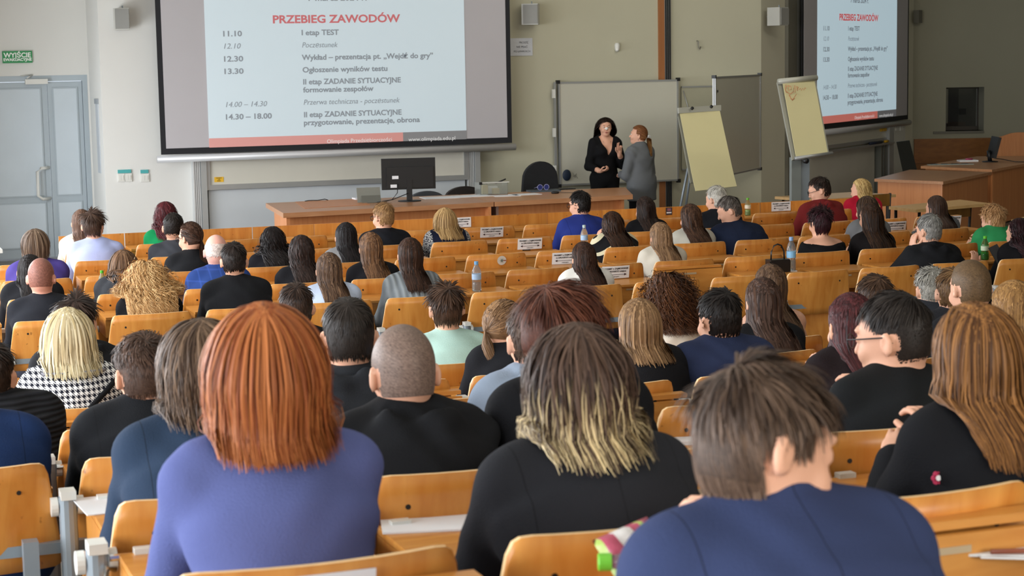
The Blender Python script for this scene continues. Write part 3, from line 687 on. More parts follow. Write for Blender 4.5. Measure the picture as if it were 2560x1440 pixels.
        ax=np.array([hc[0],hc[1],0]); on=Pth-ax; on[...,2]=np.clip(Pth[...,2]-hc[2],0,None); on/=np.linalg.norm(on,axis=2,keepdims=True)+1e-9
        ribbons(Pth,wid,np.clip(col,0,1),on)
    if not parts: return None
    V=np.concatenate([p[0] for p in parts]); o=0; Qs=[]
    for p in parts: Qs.append(p[1]+o); o+=len(p[0])
    Q=np.concatenate(Qs); C=np.concatenate([p[2] for p in parts])
    me=np_mesh('hair',V,Q,hairmat()); a=me.color_attributes.new('tint','FLOAT_COLOR','POINT'); a.data.foreach_set('color',np.concatenate([C,np.ones((len(C),1))],1).astype(np.float32).ravel())
    return link('hair',me,parent)
def glasses(J,parent,col=BLACK,r=.022):
    Rm=J['HR'].astype(float); hc=J['hc'].astype(float); w=lambda q:tuple((np.array(q)*J['hs'])@Rm.T+hc)
    g=None; bm=bmesh.new()
    for s in (-1,1):
        addtube(bm,[w((s*.033+r*math.cos(t),.106,-.006+r*.85*math.sin(t))) for t in np.linspace(0,6.283,15)],.0022,6); addtube(bm,[w((s*(.033+r),.106,0)),w((s*.078,.06,.0)),w((s*.082,-.01,-.002)),w((s*.080,-.03,-.02))],.0022,6)
    addtube(bm,[w((-.011,.108,-.002)),w((.011,.108,-.002))],.002,6)
    return link('glasses_frame',bm_mesh('glasses_frame',bm,col,True),parent)
def grid_for(J,near,lo,hi):
    hc=J['hc']; hh=.0086 if near else .0130; b=.018 if near else .030; g=.0085 if near else .015
    def ax(l,h_,c,r):
        l2,h2=max(l,c-r),min(h_,c+r); s=[]
        if l2>l: s.append((l,l2,b))
        s.append((l2,h2,None)); 
        if h_>h2: s.append((h2,h_,b))
        return s
    X=axis([(a,b_,h if h else (hh if 1 else 0)) for a,b_,h in ax(lo[0],hi[0],hc[0],.10)])
    Y=axis([(a,b_,h if h else hh) for a,b_,h in ax(lo[1],hi[1],hc[1],.13)])
    Z=axis([(a,b_,h if h else hh) for a,b_,h in ax(lo[2],hi[2],hc[2]-.02,.14)])
    return X,Y,Z
def build_person(J,label,near,skin,gar,garcol,pants,hair,name='person',hands=('rest','rest'),rz=0,loc=(0,0,0),collar=None,shoes='15161a',glass=None,group=None):
    J['gar']=gar; root=empty(name,loc,rz,label,'person',group)
    pts=np.array([J['hc']]+J['S']+J['E']+J['Wr']+J['K']+J['A']+J['T']+J['H']+[J['P']]); lo=pts.min(0)-.16; hi=pts.max(0)+.16; lo[2]=-.01; hi[2]=J['hc'][2]+.135
    lo[0]-=.03; hi[0]+=.03
    xs,ys,zs=grid_for(J,near,lo,hi); G=(xs[:,None,None],ys[None,:,None],zs[None,None,:])
    zsplit=int(np.searchsorted(zs,J['hc'][2]-.25)); kz=int(np.searchsorted(zs,J['P'][2]+.22)); big=np.float32(1)
    sh=(len(xs),len(ys),len(zs))
    HN=np.full(sh,big,np.float32); g2=(G[0],G[1],G[2][:,:,zsplit:]); 
    a0=int(np.searchsorted(xs,J['hc'][0]-.17)); a1=int(np.searchsorted(xs,J['hc'][0]+.17)); b0=int(np.searchsorted(ys,min(J['hc'][1],J['C7'][1])-.19)); b1=int(np.searchsorted(ys,J['hc'][1]+.19))
    gh=(xs[a0:a1,None,None],ys[None,b0:b1,None],zs[None,None,zsplit:]); HN[a0:a1,b0:b1,zsplit:]=smin(F_head(gh,J),F_neck(gh,J),.025)
    TA=np.full(sh,big,np.float32); k0=int(np.searchsorted(zs,J['P'][2]-.2-.1*bool(gar.get('long')))); ym=int(np.searchsorted(ys,max(J['Wr'][0][1],J['Wr'][1][1],J['C7'][1])+.22)); gt=(G[0],ys[None,:ym,None],zs[None,None,k0:]); T_=F_torso(gt,J); A_=F_arms(gt,J); TA[:,:ym,k0:]=smin(T_,A_,.03)
    LG=np.full(sh,big,np.float32); gl=(G[0],G[1],zs[None,None,:kz]); LG[:,:,:kz]=F_legs(gl,J)
    B=smin(smin(HN,TA,.03),LG,.04)
    V,Q=nets(xs,ys,zs,B,lambda p:F_body(p,J),2)
    # hands joined to the wrists in the same mesh
    Vs=[V];Qs=[Q];o=len(V)
    for s in (0,1):
        key=(hands[s],'n' if near or hands[s]!='rest' else 'f')
        if key not in HANDS: key=('rest','f')
        hV,hQ=HANDS[key]; hV=hV.copy().astype(float)
        if s==1: hV[:,0]*=-1; hQ=hQ[:,::-1]
        d=(J['Wr'][s]-J['E'][s]).astype(float) if J.get('HD',[None,None])[s] is None else np.array(J['HD'][s],float); d/=np.linalg.norm(d); up=np.array(J.get('HU',[(0,0,1),(0,0,1)])[s],float); xx=np.cross(d,up); xx/=np.linalg.norm(xx); zz=np.cross(xx,d); M=np.stack([xx,d,zz],1)
        hV=hV@M.T*(.93 if J['fem'] else 1.0)+J['Wr'][s].astype(float); Vs.append(hV); Qs.append(hQ+o); o+=len(hV)
    link('body',np_mesh('body',np.concatenate(Vs),np.concatenate(Qs),skin),root)
    Ac=A_ if gar['sl']>=.999 else F_arms(gt,J,gar['sl'])
    k1=int(np.searchsorted(zs,J['hc'][2]-.02)); gg=(gt[0],gt[1],zs[None,None,k0:k1]); GR=F_gar(gg,J,T_[:,:,:k1-k0],Ac[:,:,:k1-k0])
    r=nets(xs,ys[:ym],zs[k0:k1],GR,lambda p:F_gar(p,J),2)
    if r: link({'suit':'blazer','shirt':'shirt','hood':'hooded_top'}.get(gar['kind'],'sweater'),np_mesh('garment',r[0],r[1],garcol),root)
    kk=int(np.searchsorted(zs,J['P'][2]+.09)); cx_,cy_,cz_=axis([(xs[0],xs[-1],.032)]),axis([(ys[0],ys[-1],.034)]),axis([(zs[0],zs[kk],.034)]); PF=F_pants((cx_[:,None,None],cy_[None,:,None],cz_[None,None,:]),J); r=nets(cx_,cy_,cz_,PF,lambda p:F_pants(p,J),2)
    if r: link('trousers',np_mesh('trousers',r[0],r[1],pants),root)
    kk=int(np.searchsorted(zs,.16)); gp=(G[0],G[1],zs[None,None,:kk]); r=nets(xs,ys,zs[:kk],F_shoes(gp,J),lambda p:F_shoes(p,J),1)
    if r: link('shoes',np_mesh('shoes',r[0],r[1],fabric(shoes)),root)
    if collar:  # shirt collar showing inside the jacket
        c=J['C7']+J['u']*.045; bm=bmesh.new(); R_=J['nr']+.008; N=22
        ring=[[bm.verts.new((c[0]+math.cos(6.283*k/N)*rr,c[1]+.01+math.sin(6.283*k/N)*rr,c[2]-.30*math.sin(6.283*k/N)*rr+dz)) for k in range(N)] for rr,dz in ((R_+.004,-.03),(R_,.018),(R_-.006,.018),(R_-.004,-.03))]
        for a,b in zip(ring,ring[1:]+ring[:1]):
            for k in range(N): bm.faces.new((a[k],a[(k+1)%N],b[(k+1)%N],b[k]))
        link('collar',bm_mesh('collar',bm,fabric(collar),True),root)
    if hair: make_hair(J,hair[0],'#'+hair[1],'#'+hair[2],near,root,tip=('#'+hair[3]) if len(hair)>3 and hair[3] else None,seed=J['seed'],extra=hair[4] if len(hair)>4 else None)
    if glass: glasses(J,root,glass)
    return root
def seated(fem,s,phi,hy,hp,hr,hs=1.0,fwd=.0,w=None,g=1.0,seed=0,turn=0,arms='desk',drop=0,sl=0):
    """joints of a seated figure, pelvis above the local origin; phi forward lean, hy head yaw (+left), hp head pitch (- down)"""
    J=dict(fem=fem,seed=seed,hs=hs); w=w or (.90 if fem else 1.0); J['w']=w; J['g']=g*(.92 if fem else 1); L=.47*s; J['L']=L
    u=f3((sl,math.sin(phi),math.cos(phi))); P=f3((0,0,.555)); C7=P+u*L; J['P'],J['C7'],J['u']=P,C7,u
    sw=.150*w*(1 if not fem else .97)*(.97+.03*s); ct,st_=math.cos(turn),math.sin(turn)
    J['S']=[C7-u*.048+f3((k*sw*ct,k*sw*st_+.012,0)) for k in (-1,1)]; J['nr']=.053 if not fem else .046
    J['hc']=C7+f3((sl*.15,.022+fwd,.165-drop)); J['HR']=rotm(hy,hp,hr)
    ez=.80-.0; E=[];Wr=[]
    for i,k in enumerate((-1,1)):
        Sx=J['S'][i]; e=Sx+f3((k*.035,.10+.10*math.sin(phi),-.25)); 
        wpt=f3((.07+k*.05,e[1]+.20,.765)); 
        d=e-Sx; d*=.285/np.linalg.norm(d); e=Sx+d; d=wpt-e; d*=.245/np.linalg.norm(d); E.append(e); Wr.append(e+d)
    J['E'],J['Wr']=E,Wr
    if arms=='head': # left hand raised to the head
        J['E'][0]=J['S'][0]+f3((-.02,.2,-.14)); J['Wr'][0]=J['hc']+f3((-.10,.06,-.16)); J['HU']=[(-1,0,0),(0,0,1)]; J['HD']=[(0.1,0,1),None]
    if arms=='phone': J['E'][0]=J['S'][0]+f3((-.03,.12,-.22)); J['Wr'][0]=J['E'][0]+f3((-.03,.20,.10)); J['HD']=[(.2,.3,1),None]; J['HU']=[(0,-1,.2),(0,0,1)]
    J['H']=[f3((k*.095,.04,.53)) for k in (-1,1)]; J['K']=[f3((k*.12,.43,.535)) for k in (-1,1)]; J['A']=[f3((k*.12,.40,.095)) for k in (-1,1)]; J['T']=[f3((k*.135,.56,.04)) for k in (-1,1)]
    return J
GAR=dict(shirt=dict(kind='shirt',t=.012,sl=.97,wr=.0028,hem=.10),suit=dict(kind='suit',t=.020,sl=.95,wr=.0018,hem=.16),hood=dict(kind='hood',t=.022,sl=.97,wr=.0040,hem=.12),
 sweater=dict(kind='crew',t=.016,sl=.97,wr=.0030,hem=.10),polo=dict(kind='polo',t=.018,sl=.97,wr=.0030,hem=.10),top=dict(kind='crew',t=.009,sl=.97,wr=.0022,hem=.10),boat=dict(kind='crew',t=.010,sl=.97,wr=.002,hem=.10,open=-.012),off=dict(kind='crew',t=.010,sl=.97,wr=.002,hem=.10,open=.085))
# ------------------------------------------------------------------ who sits where (row, pixel x of the head, pixel y of the crown)
ROWY={f'A{i+1}':AY[i] for i in range(6)}; ROWY.update({f'B{j+1}':BY[j] for j in range(7)})
ROWT={f'A{i+1}':ZA(i) for i in range(6)}; ROWT.update({f'B{j+1}':ZB(j) for j in range(7)})
ROWX={f'A{i+1}':5.821-.6301*i for i in range(6)}; ROWX.update({f'B{j+1}':.775-.061*j for j in range(7)})
PP=.57
# ------------------------------------------------------------------ fixed seating
def back_mesh(name,w0=.48,w1=.55,h=.30,T=.84,curve=.04,tilt=.05,rad=.035,th=.012):
    bm=bmesh.new(); us=[0,.02,.045,.09,.17,.3,.43,.5,.57,.7,.83,.91,.955,.98,1]; nv=6; F=[];K=[]
    for v in range(nv+1):
        t=v/nv; row=[];rowb=[]
        for u in us:
            w=w1+(w0-w1)*t; x=.24+(u-.5)*w; dx=min(u,1-u)*w
            top=T-(rad-math.sqrt(max(0,rad*rad-(rad-min(dx,rad))**2))); bot=T-h+(rad-math.sqrt(max(0,rad*rad-(rad-min(dx,rad))**2)))*.6
            z=bot+(top-bot)*t; y=-curve*(1-(2*u-1)**2)-tilt*(z-T+h)/h+.05
            row.append(bm.verts.new((x,y,z))); rowb.append(bm.verts.new((x,y-th,z)))
        F.append(row);K.append(rowb)
    n=len(us)
    for v in range(nv):
        for i in range(n-1):
            bm.faces.new((F[v][i],F[v+1][i],F[v+1][i+1],F[v][i+1])); bm.faces.new((K[v][i],K[v][i+1],K[v+1][i+1],K[v+1][i]))
    per=[(0,i) for i in range(n)]+[(v,n-1) for v in range(1,nv+1)]+[(nv,i) for i in range(n-2,-1,-1)]+[(v,0) for v in range(nv-1,0,-1)]
    for a,b in zip(per,per[1:]+per[:1]):
        f=bm.faces.new((F[a[0]][a[1]],F[b[0]][b[1]],K[b[0]][b[1]],K[a[0]][a[1]])); f.material_index=1
    me=bm_mesh(name,bm,[PLY,PLYE]); 
    for p in me.polygons: p.use_smooth=(p.material_index==0)
    return me
def back_y(u,z,T=.84): return -.04*(1-(2*u-1)**2)-.05*(z-T+.3)/.3+.05-.012
ME={}
ME['back']=back_mesh('backrest')
bm=bmesh.new()
for x in (.08,.40): 
    y=back_y(x/.48,.765)
    lathe_v=len(bm.verts); addtube(bm,[(x,y+.002,.765),(x,y-.0025,.765)],.0065,8)
ME['screw']=bm_mesh('screws',bm,DARK)
bm=bmesh.new(); addbox(bm,(-.045,-.005,.585),(.525,.022,.615)); ME['rail']=bm_mesh('cross_rail',bm,STEEL,bevel=.004)
def post_mesh(T):
    bm=bmesh.new(); addtube(bm,[(-.045,-.03,0),(-.045,-.03,T)],.024,12,0,.75); addbox(bm,(-.085,-.07,0),(-.005,.16,.015)); addtube(bm,[(-.045,-.02,.35),(-.045,.10,.42)],.018,8)
    return bm_mesh('post',bm,STEEL)
def cap_mesh(T):
    bm=bmesh.new(); addbox(bm,(-.065,-.060,T-.005),(-.025,-.002,T+.018)); addtube(bm,[(-.088,-.012,T-.03),(-.070,-.012,T-.03)],.026,16); addtube(bm,[(-.020,-.012,T-.03),(-.002,-.012,T-.03)],.026,16)
    return bm_mesh('post_cap',bm,CAPW,bevel=.006)
ME['post']=post_mesh(.745); ME['cap']=cap_mesh(.745); ME['post_low']=post_mesh(.64); ME['cap_low']=cap_mesh(.64)
def seatpan(up):
    bm=bmesh.new(); n=6
    pts=[]
    for i in range(n+1):
        t=i/n; pts.append((t*.36, .012*math.cos(t*6.28)-.02*t))
    for x0,x1 in ((.02,.47),):
        fr=[];bk=[]
        for a,b in pts:
            for lst,off in ((fr,.006),(bk,-.006)):
                if up: lst.append((bm.verts.new((x0,.05+b+off,.54-a)),bm.verts.new((x1,.05+b+off,.54-a))))
                else: lst.append((bm.verts.new((x0,.05+a,.44+b+off)),bm.verts.new((x1,.05+a,.44+b+off))))
        for i in range(n):
            bm.faces.new((fr[i][0],fr[i][1],fr[i+1][1],fr[i+1][0])); bm.faces.new((bk[i][0],bk[i+1][0],bk[i+1][1],bk[i][1]))
            for k in (0,1): bm.faces.new((fr[i][k],fr[i+1][k],bk[i+1][k],bk[i][k])).material_index=1
        for i in (0,n): bm.faces.new((fr[i][0],bk[i][0],bk[i][1],fr[i][1])).material_index=1
    return bm_mesh('seat_panel',bm,[PLY,PLYE])
ME['pan_up']=seatpan(True); ME['pan_dn']=seatpan(False)
def leafm(up):
    bm=bmesh.new()
    if up: addbox(bm,(-.0,-.37,.716),(.50,-.035,.732)); addbox(bm,(.0,-.352,.60),(.50,-.34,.714)); addbox(bm,(.0,-.34,.60),(.012,-.04,.714)); addbox(bm,(.488,-.34,.60),(.50,-.04,.714))
    else:
        addbox(bm,(-.02,-.085,.782),(.50,-.035,.798)); addbox(bm,(-.02,-.10,.46),(.50,-.086,.776))
    return bm_mesh('desk_leaf',bm,PLY2,bevel=.003)
ME['leaf_up']=leafm(True); ME['leaf_dn']=leafm(False)
bm=bmesh.new(); addbox(bm,(-.02,-.083,.36),(.50,-.07,.60)); ME['apron']=bm_mesh('desk_apron',bm,PLY,bevel=.002)
bm=bmesh.new(); addbox(bm,(.19,-.104,.742),(.29,-.0995,.755)); ME['slot']=bm_mesh('pen_slot',bm,mat('slot_metal','#b7a284',.5),bevel=0)
bm=bmesh.new(); addtube(bm,[(-.02,-.04,.725),(.06,-.04,.725)],.008,8); addtube(bm,[(.44,-.04,.725),(.53,-.04,.725)],.008,8); ME['slot_up']=None; ME['rod']=bm_mesh('hinge_rod',bm,CHROME)
bm=bmesh.new(); addbox(bm,(.19,-.357,.69),(.29,-.3525,.702)); ME['slot_up']=bm_mesh('pen_slot',bm,MATS['slot_metal'],bevel=0)
bm=bmesh.new(); addbox(bm,(.03,-.062,.732),(.075,-.035,.744)); ME['hcap']=bm_mesh('hinge_cap',bm,CAPW,bevel=.005)
bm=bmesh.new(); addbox(bm,(0.003,-.012,.12),(.565,.0,.84)); ME['panel']=bm_mesh('panel_board',bm,[PLY],bevel=.003)
ORD=['zeroth','first','second','third','fourth','fifth','sixth','seventh','eighth','ninth','tenth','eleventh','twelfth','thirteenth','fourteenth','fifteenth','sixteenth','seventeenth','eighteenth','nineteenth']
OCC={}   # filled by the people table: row -> list of world x
def occupied(row,x0): return any(x0-.08<x<x0+.56 for x in OCC.get(row,[]))
NEXT={'A1':'A2','A2':'A3','A3':'A4','A4':'A5','A5':'A6','A6':None,'B1':'B2','B2':'B3','B3':'B4','B4':'B5','B5':'B6','B6':'B7','B7':None}
XMAX={'A1':2030,'A2':2100,'A3':2400,'A4':2430}
XMIN={'A1':140,'A2':160,'A3':-100,'B5':200,'B6':380,'B7':600}
SEATS={}
DOWN={('A5',int(round((float(atY(1635,653,AY[4])[0])-ROWX['A5'])/PP)))}
def build_seats():
    rows=list(ROWY)
    for ri,row in enumerate(rows):
        Y=ROWY[row]; T=ROWT[row]; fz=T-.84; k=0
        for n in range(-14,16):
            X=ROWX[row]+PP*n; px,py=proj((X,Y,T)); px2,_=proj((X+.5,Y,T))
            if px2<-40 or px>2620 or px>XMAX.get(row,9999) or px<XMIN.get(row,-9999): continue
            if row=='B7' and not occupied(row,X): continue
            k+=1
            if row=='A1':
                s=empty('front_row_panel',(X,Y,fz),label=f'{ORD[k]} upright plywood panel from the left in the foremost row of the seating',cat='panel',group='plywood panels in front of the first desks')
                link('panel_board',ME['panel'],s)
                link('desk_leaf',ME['leaf_up'],s); link('post',ME['post_low'],s)
                SEATS[(row,n)]=s; continue
            occ=occupied(row,X); rn=ORD[ri]
            lb=(f'plywood tip-up seat, {ORD[k]} from the left end of the {rn} seat row from the front')
            s=empty('auditorium_seat',(X,Y,fz),label=lb,cat='seat',group=f'plywood seats of the {rn} row')
            link('backrest',ME['back'],s); link('screws',ME['screw'],s)
            link('seat_panel',ME['pan_dn' if occ else 'pan_up'],s)
            link('cross_rail',ME['rail'],s)
            nx=NEXT[row]; desk=nx is not None and not (row=='B4' and n<0)
            inA=row[0]=='A'
            link('post',ME['post' if desk and not inA else 'post_low'],s); link('post_cap',ME['cap' if desk and not inA else 'cap_low'],s)
            if row=='B4' and n<0: box('mount_bracket',(.40,-.075,.30),(.44,-.03,.64),STEEL,s,.004)
            if row=='B5' and n==0: tube('chrome_crank',[(-.01,-.04,.70),(-.03,-.06,.71),(-.04,-.07,.67),(-.04,-.07,.61),(-.035,-.05,.58)],.007,CHROME,s)
            if desk:
                up=(inA and (row,n) not in DOWN) or occupied(nx,X)
                l=link('desk_leaf',ME['leaf_up' if up else 'leaf_dn'],s)
                link('pen_slot',ME['slot_up' if up else 'slot'],l)
                link('desk_apron',ME['apron'],s)
                if not inA:
                    link('hinge_rod',ME['rod'],s)
                    if up: link('hinge_cap',ME['hcap'],s)
            SEATS[(row,n)]=s
PRX='#e4e2dc'
def onseat(row,px,py,yoff=0):
    """nearest seat of a row and the local x,z on its back for a pixel"""
    P=atY(px,py,ROWY[row]-.03+yoff); n=int(math.floor((P[0]-ROWX[row]+.03)/PP)); return n,P
def leaf_z(row): return ROWT[row]-.84+.732

# ------------------------------------------------------------------ front furniture
def front_stuff():
    # presenter desk, two units
    zt=.76
    def P(x,y,z=zt): return atZ(x,y,z)[:2]
    L0,L1,L2,L3=P(708,533),P(1234,505),P(1240,487),P(672,510)
    yb=20.15
    d=empty('presenter_desk',(L0[0],L0[1],0),label='long beech presenter desk, left unit with the black monitor on it',cat='desk')
    def rel(p,o): return (p[0]-o[0],p[1]-o[1])
    A=(0,0); B=rel(L1,L0); Cn=(B[0]+.02,yb-L0[1]); D=(L3[0]-L0[0]-.0,yb-L0[1])
    prism('desk_top',[A,B,Cn,D],zt-.05,zt,DESKT,d)
    prism('front_panel',[(.10,.12),(B[0]-.03,.12+B[1]),(B[0]-.03,.14+B[1]),(.10,.14)],0.02,zt-.05,DESKW,d)
    prism('side_panel',[(.06,.12),(.10,.12),(.22,1.2),(.18,1.2)],0.02,zt-.05,DESKW,d)
    box('side_panel',(B[0]-.06,.2,.02),(B[0]-.03,1.2,zt-.05),DESKW,d)
    q0,q1,q2,q3=P(735,505),P(900,496),P(930,512),P(760,524)
    prism('inset_panel',[rel(P(762,522),L0),rel(P(925,512),L0),rel(P(895,497),L0),rel(P(738,505),L0)],zt-.002,zt+.004,DESKW,d)
    b0=P(1236,505); b1=P(1582,487); b2=P(1512,468)
    e=empty('presenter_desk',(b0[0],b0[1],0),label='beech presenter desk, right unit in front of the two standing women',cat='desk')
    E1=rel(b1,b0); prism('desk_top',[(0.005,0),E1,(b2[0]-b0[0]+.2,yb-b0[1]),(0.03,yb-b0[1])],zt-.05,zt,DESKT,e)
    prism('front_panel',[(.09,.12),(E1[0]-.12,.12+E1[1]),(E1[0]-.12,.14+E1[1]),(.09,.14)],0.02,zt-.05,DESKW,e)
    box('side_panel',(.06,.12,.02),(.09,1.1,zt-.05),mat('side_panel_lilac','#b49a92',.5),e); box('side_panel',(E1[0]-.12,.16,.02),(E1[0]-.09,1.1,zt-.05),DESKW,e)
    # monitor seen from behind
    c=atZ(1024,503,zt); m=empty('computer_monitor',(c[0],c[1],zt),rz=R(-8),label='black computer monitor seen from behind on the presenter desk',cat='monitor')
    bm=bmesh.new(); lathe(bm,[(.13,0),(.13,.008),(.04,.014)],20); link('stand_base',bm_mesh('stand_base',bm,BLACK,True),m)
    box('stand_column',(-.03,-.02,.01),(.03,.02,.24),BLACK,m)
    box('monitor_shell',(-.30,.02,.13),(.30,.055,.475),BLACK,m,bevel=.008)
    box('rear_bulge',(-.25,-.01,.15),(.27,.03,.38),BLACK,m,bevel=.015)
    box('sticker',(-.19,-.013,.25),(-.12,-.01,.285),PAPER,m,bevel=0); box('sticker',(-.21,-.013,.155),(-.14,-.01,.19),PAPER,m,bevel=0)
    tube('cable',[(-.13,-.02,.2),(-.14,-.04,.1),(-.2,-.05,.03),(-.28,-.06,.01),(-.42,-.03,.008)],.005,BLACK,m,6)
    tube('cable',[(-.02,-.03,.09),(-.08,-.05,.07),(-.2,-.08,.03),(-.38,-.1,.008)],.005,BLACK,m,6)
    # tablet leaning on its kickstand
    c=atZ(925,507,zt); t=empty('tablet_computer',(c[0],c[1]+.02,zt),rz=R(-6),label='small grey tablet on a kickstand left of the monitor',cat='tablet')
    bm=bmesh.new(); addbox(bm,(-.13,0,0),(.13,.012,.175),Matrix.Rotation(R(-20),4,'X')@Matrix.Identity(4)); link('tablet_body',bm_mesh('tablet_body',bm,mat('tablet_grey','#8b8c84',.4,.4),bevel=.003),t)
    bm=bmesh.new(); addbox(bm,(-.09,-.006,0),(.12,0,.09),Matrix.Translation((0,-.05,0))@Matrix.Rotation(R(-30),4,'X')); link('kickstand',bm_mesh('kickstand',bm,mat('tablet_dark','#6f7069',.4,.4)),t)
    c=atZ(900,500,zt); b=box('paper_booklet',(-.05,0,0),(.10,.16,.02),PAPER,None,.003,(c[0],c[1],zt)); tag(b,'thick white booklet under the grey tablet','booklet')
    # loose papers
    for i,(x0,y0,x1,y1,lb) in enumerate(((1062,498,1150,491,'white sheets right of the monitor foot'),(1150,494,1240,487,'white sheets in front of the plastic tub'),(1238,492,1292,488,'white sheets right of the plastic tub'),(1288,489,1350,485,'white sheets in front of the blue sunglasses'))):
        a=atZ(x0,y0,zt); bb=atZ(x1,y1,zt); w=.30 if i<2 else .21
        o=box('paper_sheets',(0,0,0),(min(max(bb[0]-a[0],.2),.40),w,.004),PAPER,None,.0005,(a[0],a[1]-.02,zt)); o.rotation_euler=(0,0,R((-4,3,-6,4)[i])); tag(o,lb,'paper')
    # plastic tub with things inside
    c=atZ(1237,487,zt); tb=empty('plastic_tub',(c[0],c[1]+.12,zt),label='clear plastic tub with card boxes and pens on the presenter desk',cat='container')
    CP=mat('clear_plastic','#e8ece8',.08,trans=.85,var=0)
    bm=bmesh.new()
    for (a,b2_) in (((-.16,-.1,0),(.16,.1,.004)),((-.165,-.1,0),(-.16,.1,.14)),((.16,-.1,0),(.165,.1,.14)),((-.16,-.104,0),(.16,-.1,.14)),((-.16,.1,0),(.16,.104,.14))): addbox(bm,a,b2_)
    link('tub_wall',bm_mesh('tub_wall',bm,CP),tb)
    box('rim',(-.18,-.115,.135),(.18,-.1,.145),CAPW,tb,.002); box('clip',(-.18,-.12,.12),(-.15,-.1,.15),BLACK,tb,.002)
    box('card_box',(-.12,-.06,.006),(-.06,.0,.11),mat('card_cream','#d9c79a',.7),tb,.002); box('card_box',(.0,-.08,.006),(.07,-.02,.07),mat('card_cream','#d9c79a',.7),tb,.002)
    box('paper_stack',(-.05,.0,.006),(.08,.07,.09),PAPER,tb,.002); tube('marker',[(.05,0,.12),(.17,-.03,.17)],.008,BLACK,tb,8)
    # tablet with sunglasses on top, mouse
    c=atZ(1356,479,zt); t=box('closed_laptop',(-.16,-.09,0),(.20,.13,.018),mat('laptop_slate','#54606a',.4,.4),None,.004,(c[0],c[1],zt)); t.rotation_euler=(0,0,R(-5)); tag(t,'closed slate laptop under the blue sunglasses','laptop')
    g=empty('sunglasses',(c[0],c[1]-.03,zt+.018),label='blue tinted sunglasses lying on the closed laptop',cat='glasses')
    FR=mat('glasses_frame_lilac','#9a9ac4',.3); 
    for s in (-1,1):
        pts=[(s*.04+.032*math.cos(t_),0,.035+.032*math.sin(t_)) for t_ in np.linspace(0,6.28,17)]
        tube('rim',pts,.004,FR,g,6); bm=bmesh.new(); bmesh.ops.create_circle(bm,cap_ends=True,segments=20,radius=.03,matrix=Matrix.Translation((s*.04,.001,.035))@Matrix.Rotation(R(90),4,'X')); r_=bmesh.ops.extrude_face_region(bm,geom=bm.faces[:]); bmesh.ops.translate(bm,verts=[v for v in r_['geom'] if isinstance(v,bmesh.types.BMVert)],vec=(0,.002,0))
        link('lens',bm_mesh('lens',bm,mat('lens_blue','#2d3a7a',.1)),g); tube('temple',[(s*.072,0,.04),(s*.075,.1,.02)],.003,FR,g,6)
    c=atZ(1388,484,zt); ms=empty('computer_mouse',(c[0],c[1],zt),label='black wired mouse beside the closed laptop',cat='mouse')
    bm=bmesh.new(); bmesh.ops.create_uvsphere(bm,u_segments=14,v_segments=8,radius=1,matrix=Matrix.Translation((0,0,.012))@Matrix.Diagonal((.05,.032,.018,1)).to_4x4()); link('mouse_shell',bm_mesh('mouse_shell',bm,BLACK,True),ms)
    tube('cable',[(.05,0,.01),(.12,.03,.004),(.2,-.02,.004),(.3,-.05,.004)],.003,BLACK,ms,6)
    c=atZ(1400,474,zt); t=box('black_tray',(-.1,-.05,0),(.18,.06,.012),BLACK,None,.003,(c[0],c[1],zt)); tag(t,'flat black folder behind the mouse','folder')
    c=atZ(795,503,zt); cb=tube('loose_cables',[(c[0]-.15,c[1],zt+.006),(c[0]-.1,c[1]+.03,zt+.01),(c[0]-.05,c[1],zt+.012),(c[0],c[1]+.02,zt+.008),(c[0]+.08,c[1],zt+.02),(c[0]+.12,c[1]+.02,zt+.006)],.005,BLACK,None,6); tag(cb,'thin black cables on the left end of the presenter desk','cable')
    # chairs behind the desk
    def chair(px,pytop,Y,w,h,m,lb,round_=True):
        c=atY(px,pytop,Y); zt_=c[2]; ch=empty('office_chair',(c[0],Y,0),label=lb,cat='chair')
        bm=bmesh.new(); N=14; outline=[]
        for i in range(N+1):
            a=math.pi*i/N; outline.append((w/2*math.cos(a),zt_-h*.42+h*.42*math.sin(a)))
        outline=[(w/2*1.12,zt_-h)]+outline+[(-w/2*1.12,zt_-h)]
        f=[bm.verts.new((x,-.035-.03*(1-(2*x/w)**2),z)) for x,z in outline]; b=[bm.verts.new((x,.03-.03*(1-(2*x/w)**2),z)) for x,z in outline]
        bm.faces.new(f); bm.faces.new(b[::-1])
        for i in range(len(f)): bm.faces.new((f[i],b[i],b[(i+1)%len(f)],f[(i+1)%len(f)]))
        link('backrest',bm_mesh('backrest',bm,m,bevel=.008),ch)
        box('seat',(-w/2,.0,.42),(w/2,.46,.49),m,ch,.02); tube('gas_column',[(0,.22,.1),(0,.22,.43)],.03,BLACK,ch)
        tube('back_support',[(0,.03,.44),(0,.05,zt_-h*.7)],.025,BLACK,ch)
        for k in range(5): a=6.283*k/5; tube('foot',[(0,.22,.09),(.28*math.cos(a),.22+.28*math.sin(a),.05)],.02,BLACK,ch,8)
        return ch
    chair(1349,403,20.75,.44,.52,mat('chair_fabric_dark','#1d1e21',.9,bump=.3),'tall dark rounded office chair behind the right desk unit')
    chair(1160,465,20.7,.47,.30,mat('chair_fabric_brown','#2a2320',.8),'brown-black chair back behind the desk between monitor and tub')
    chair(1066,477,20.8,.42,.25,mat('chair_fabric_grey','#43464a',.8),'grey chair back just right of the monitor stand, left of the brown one')
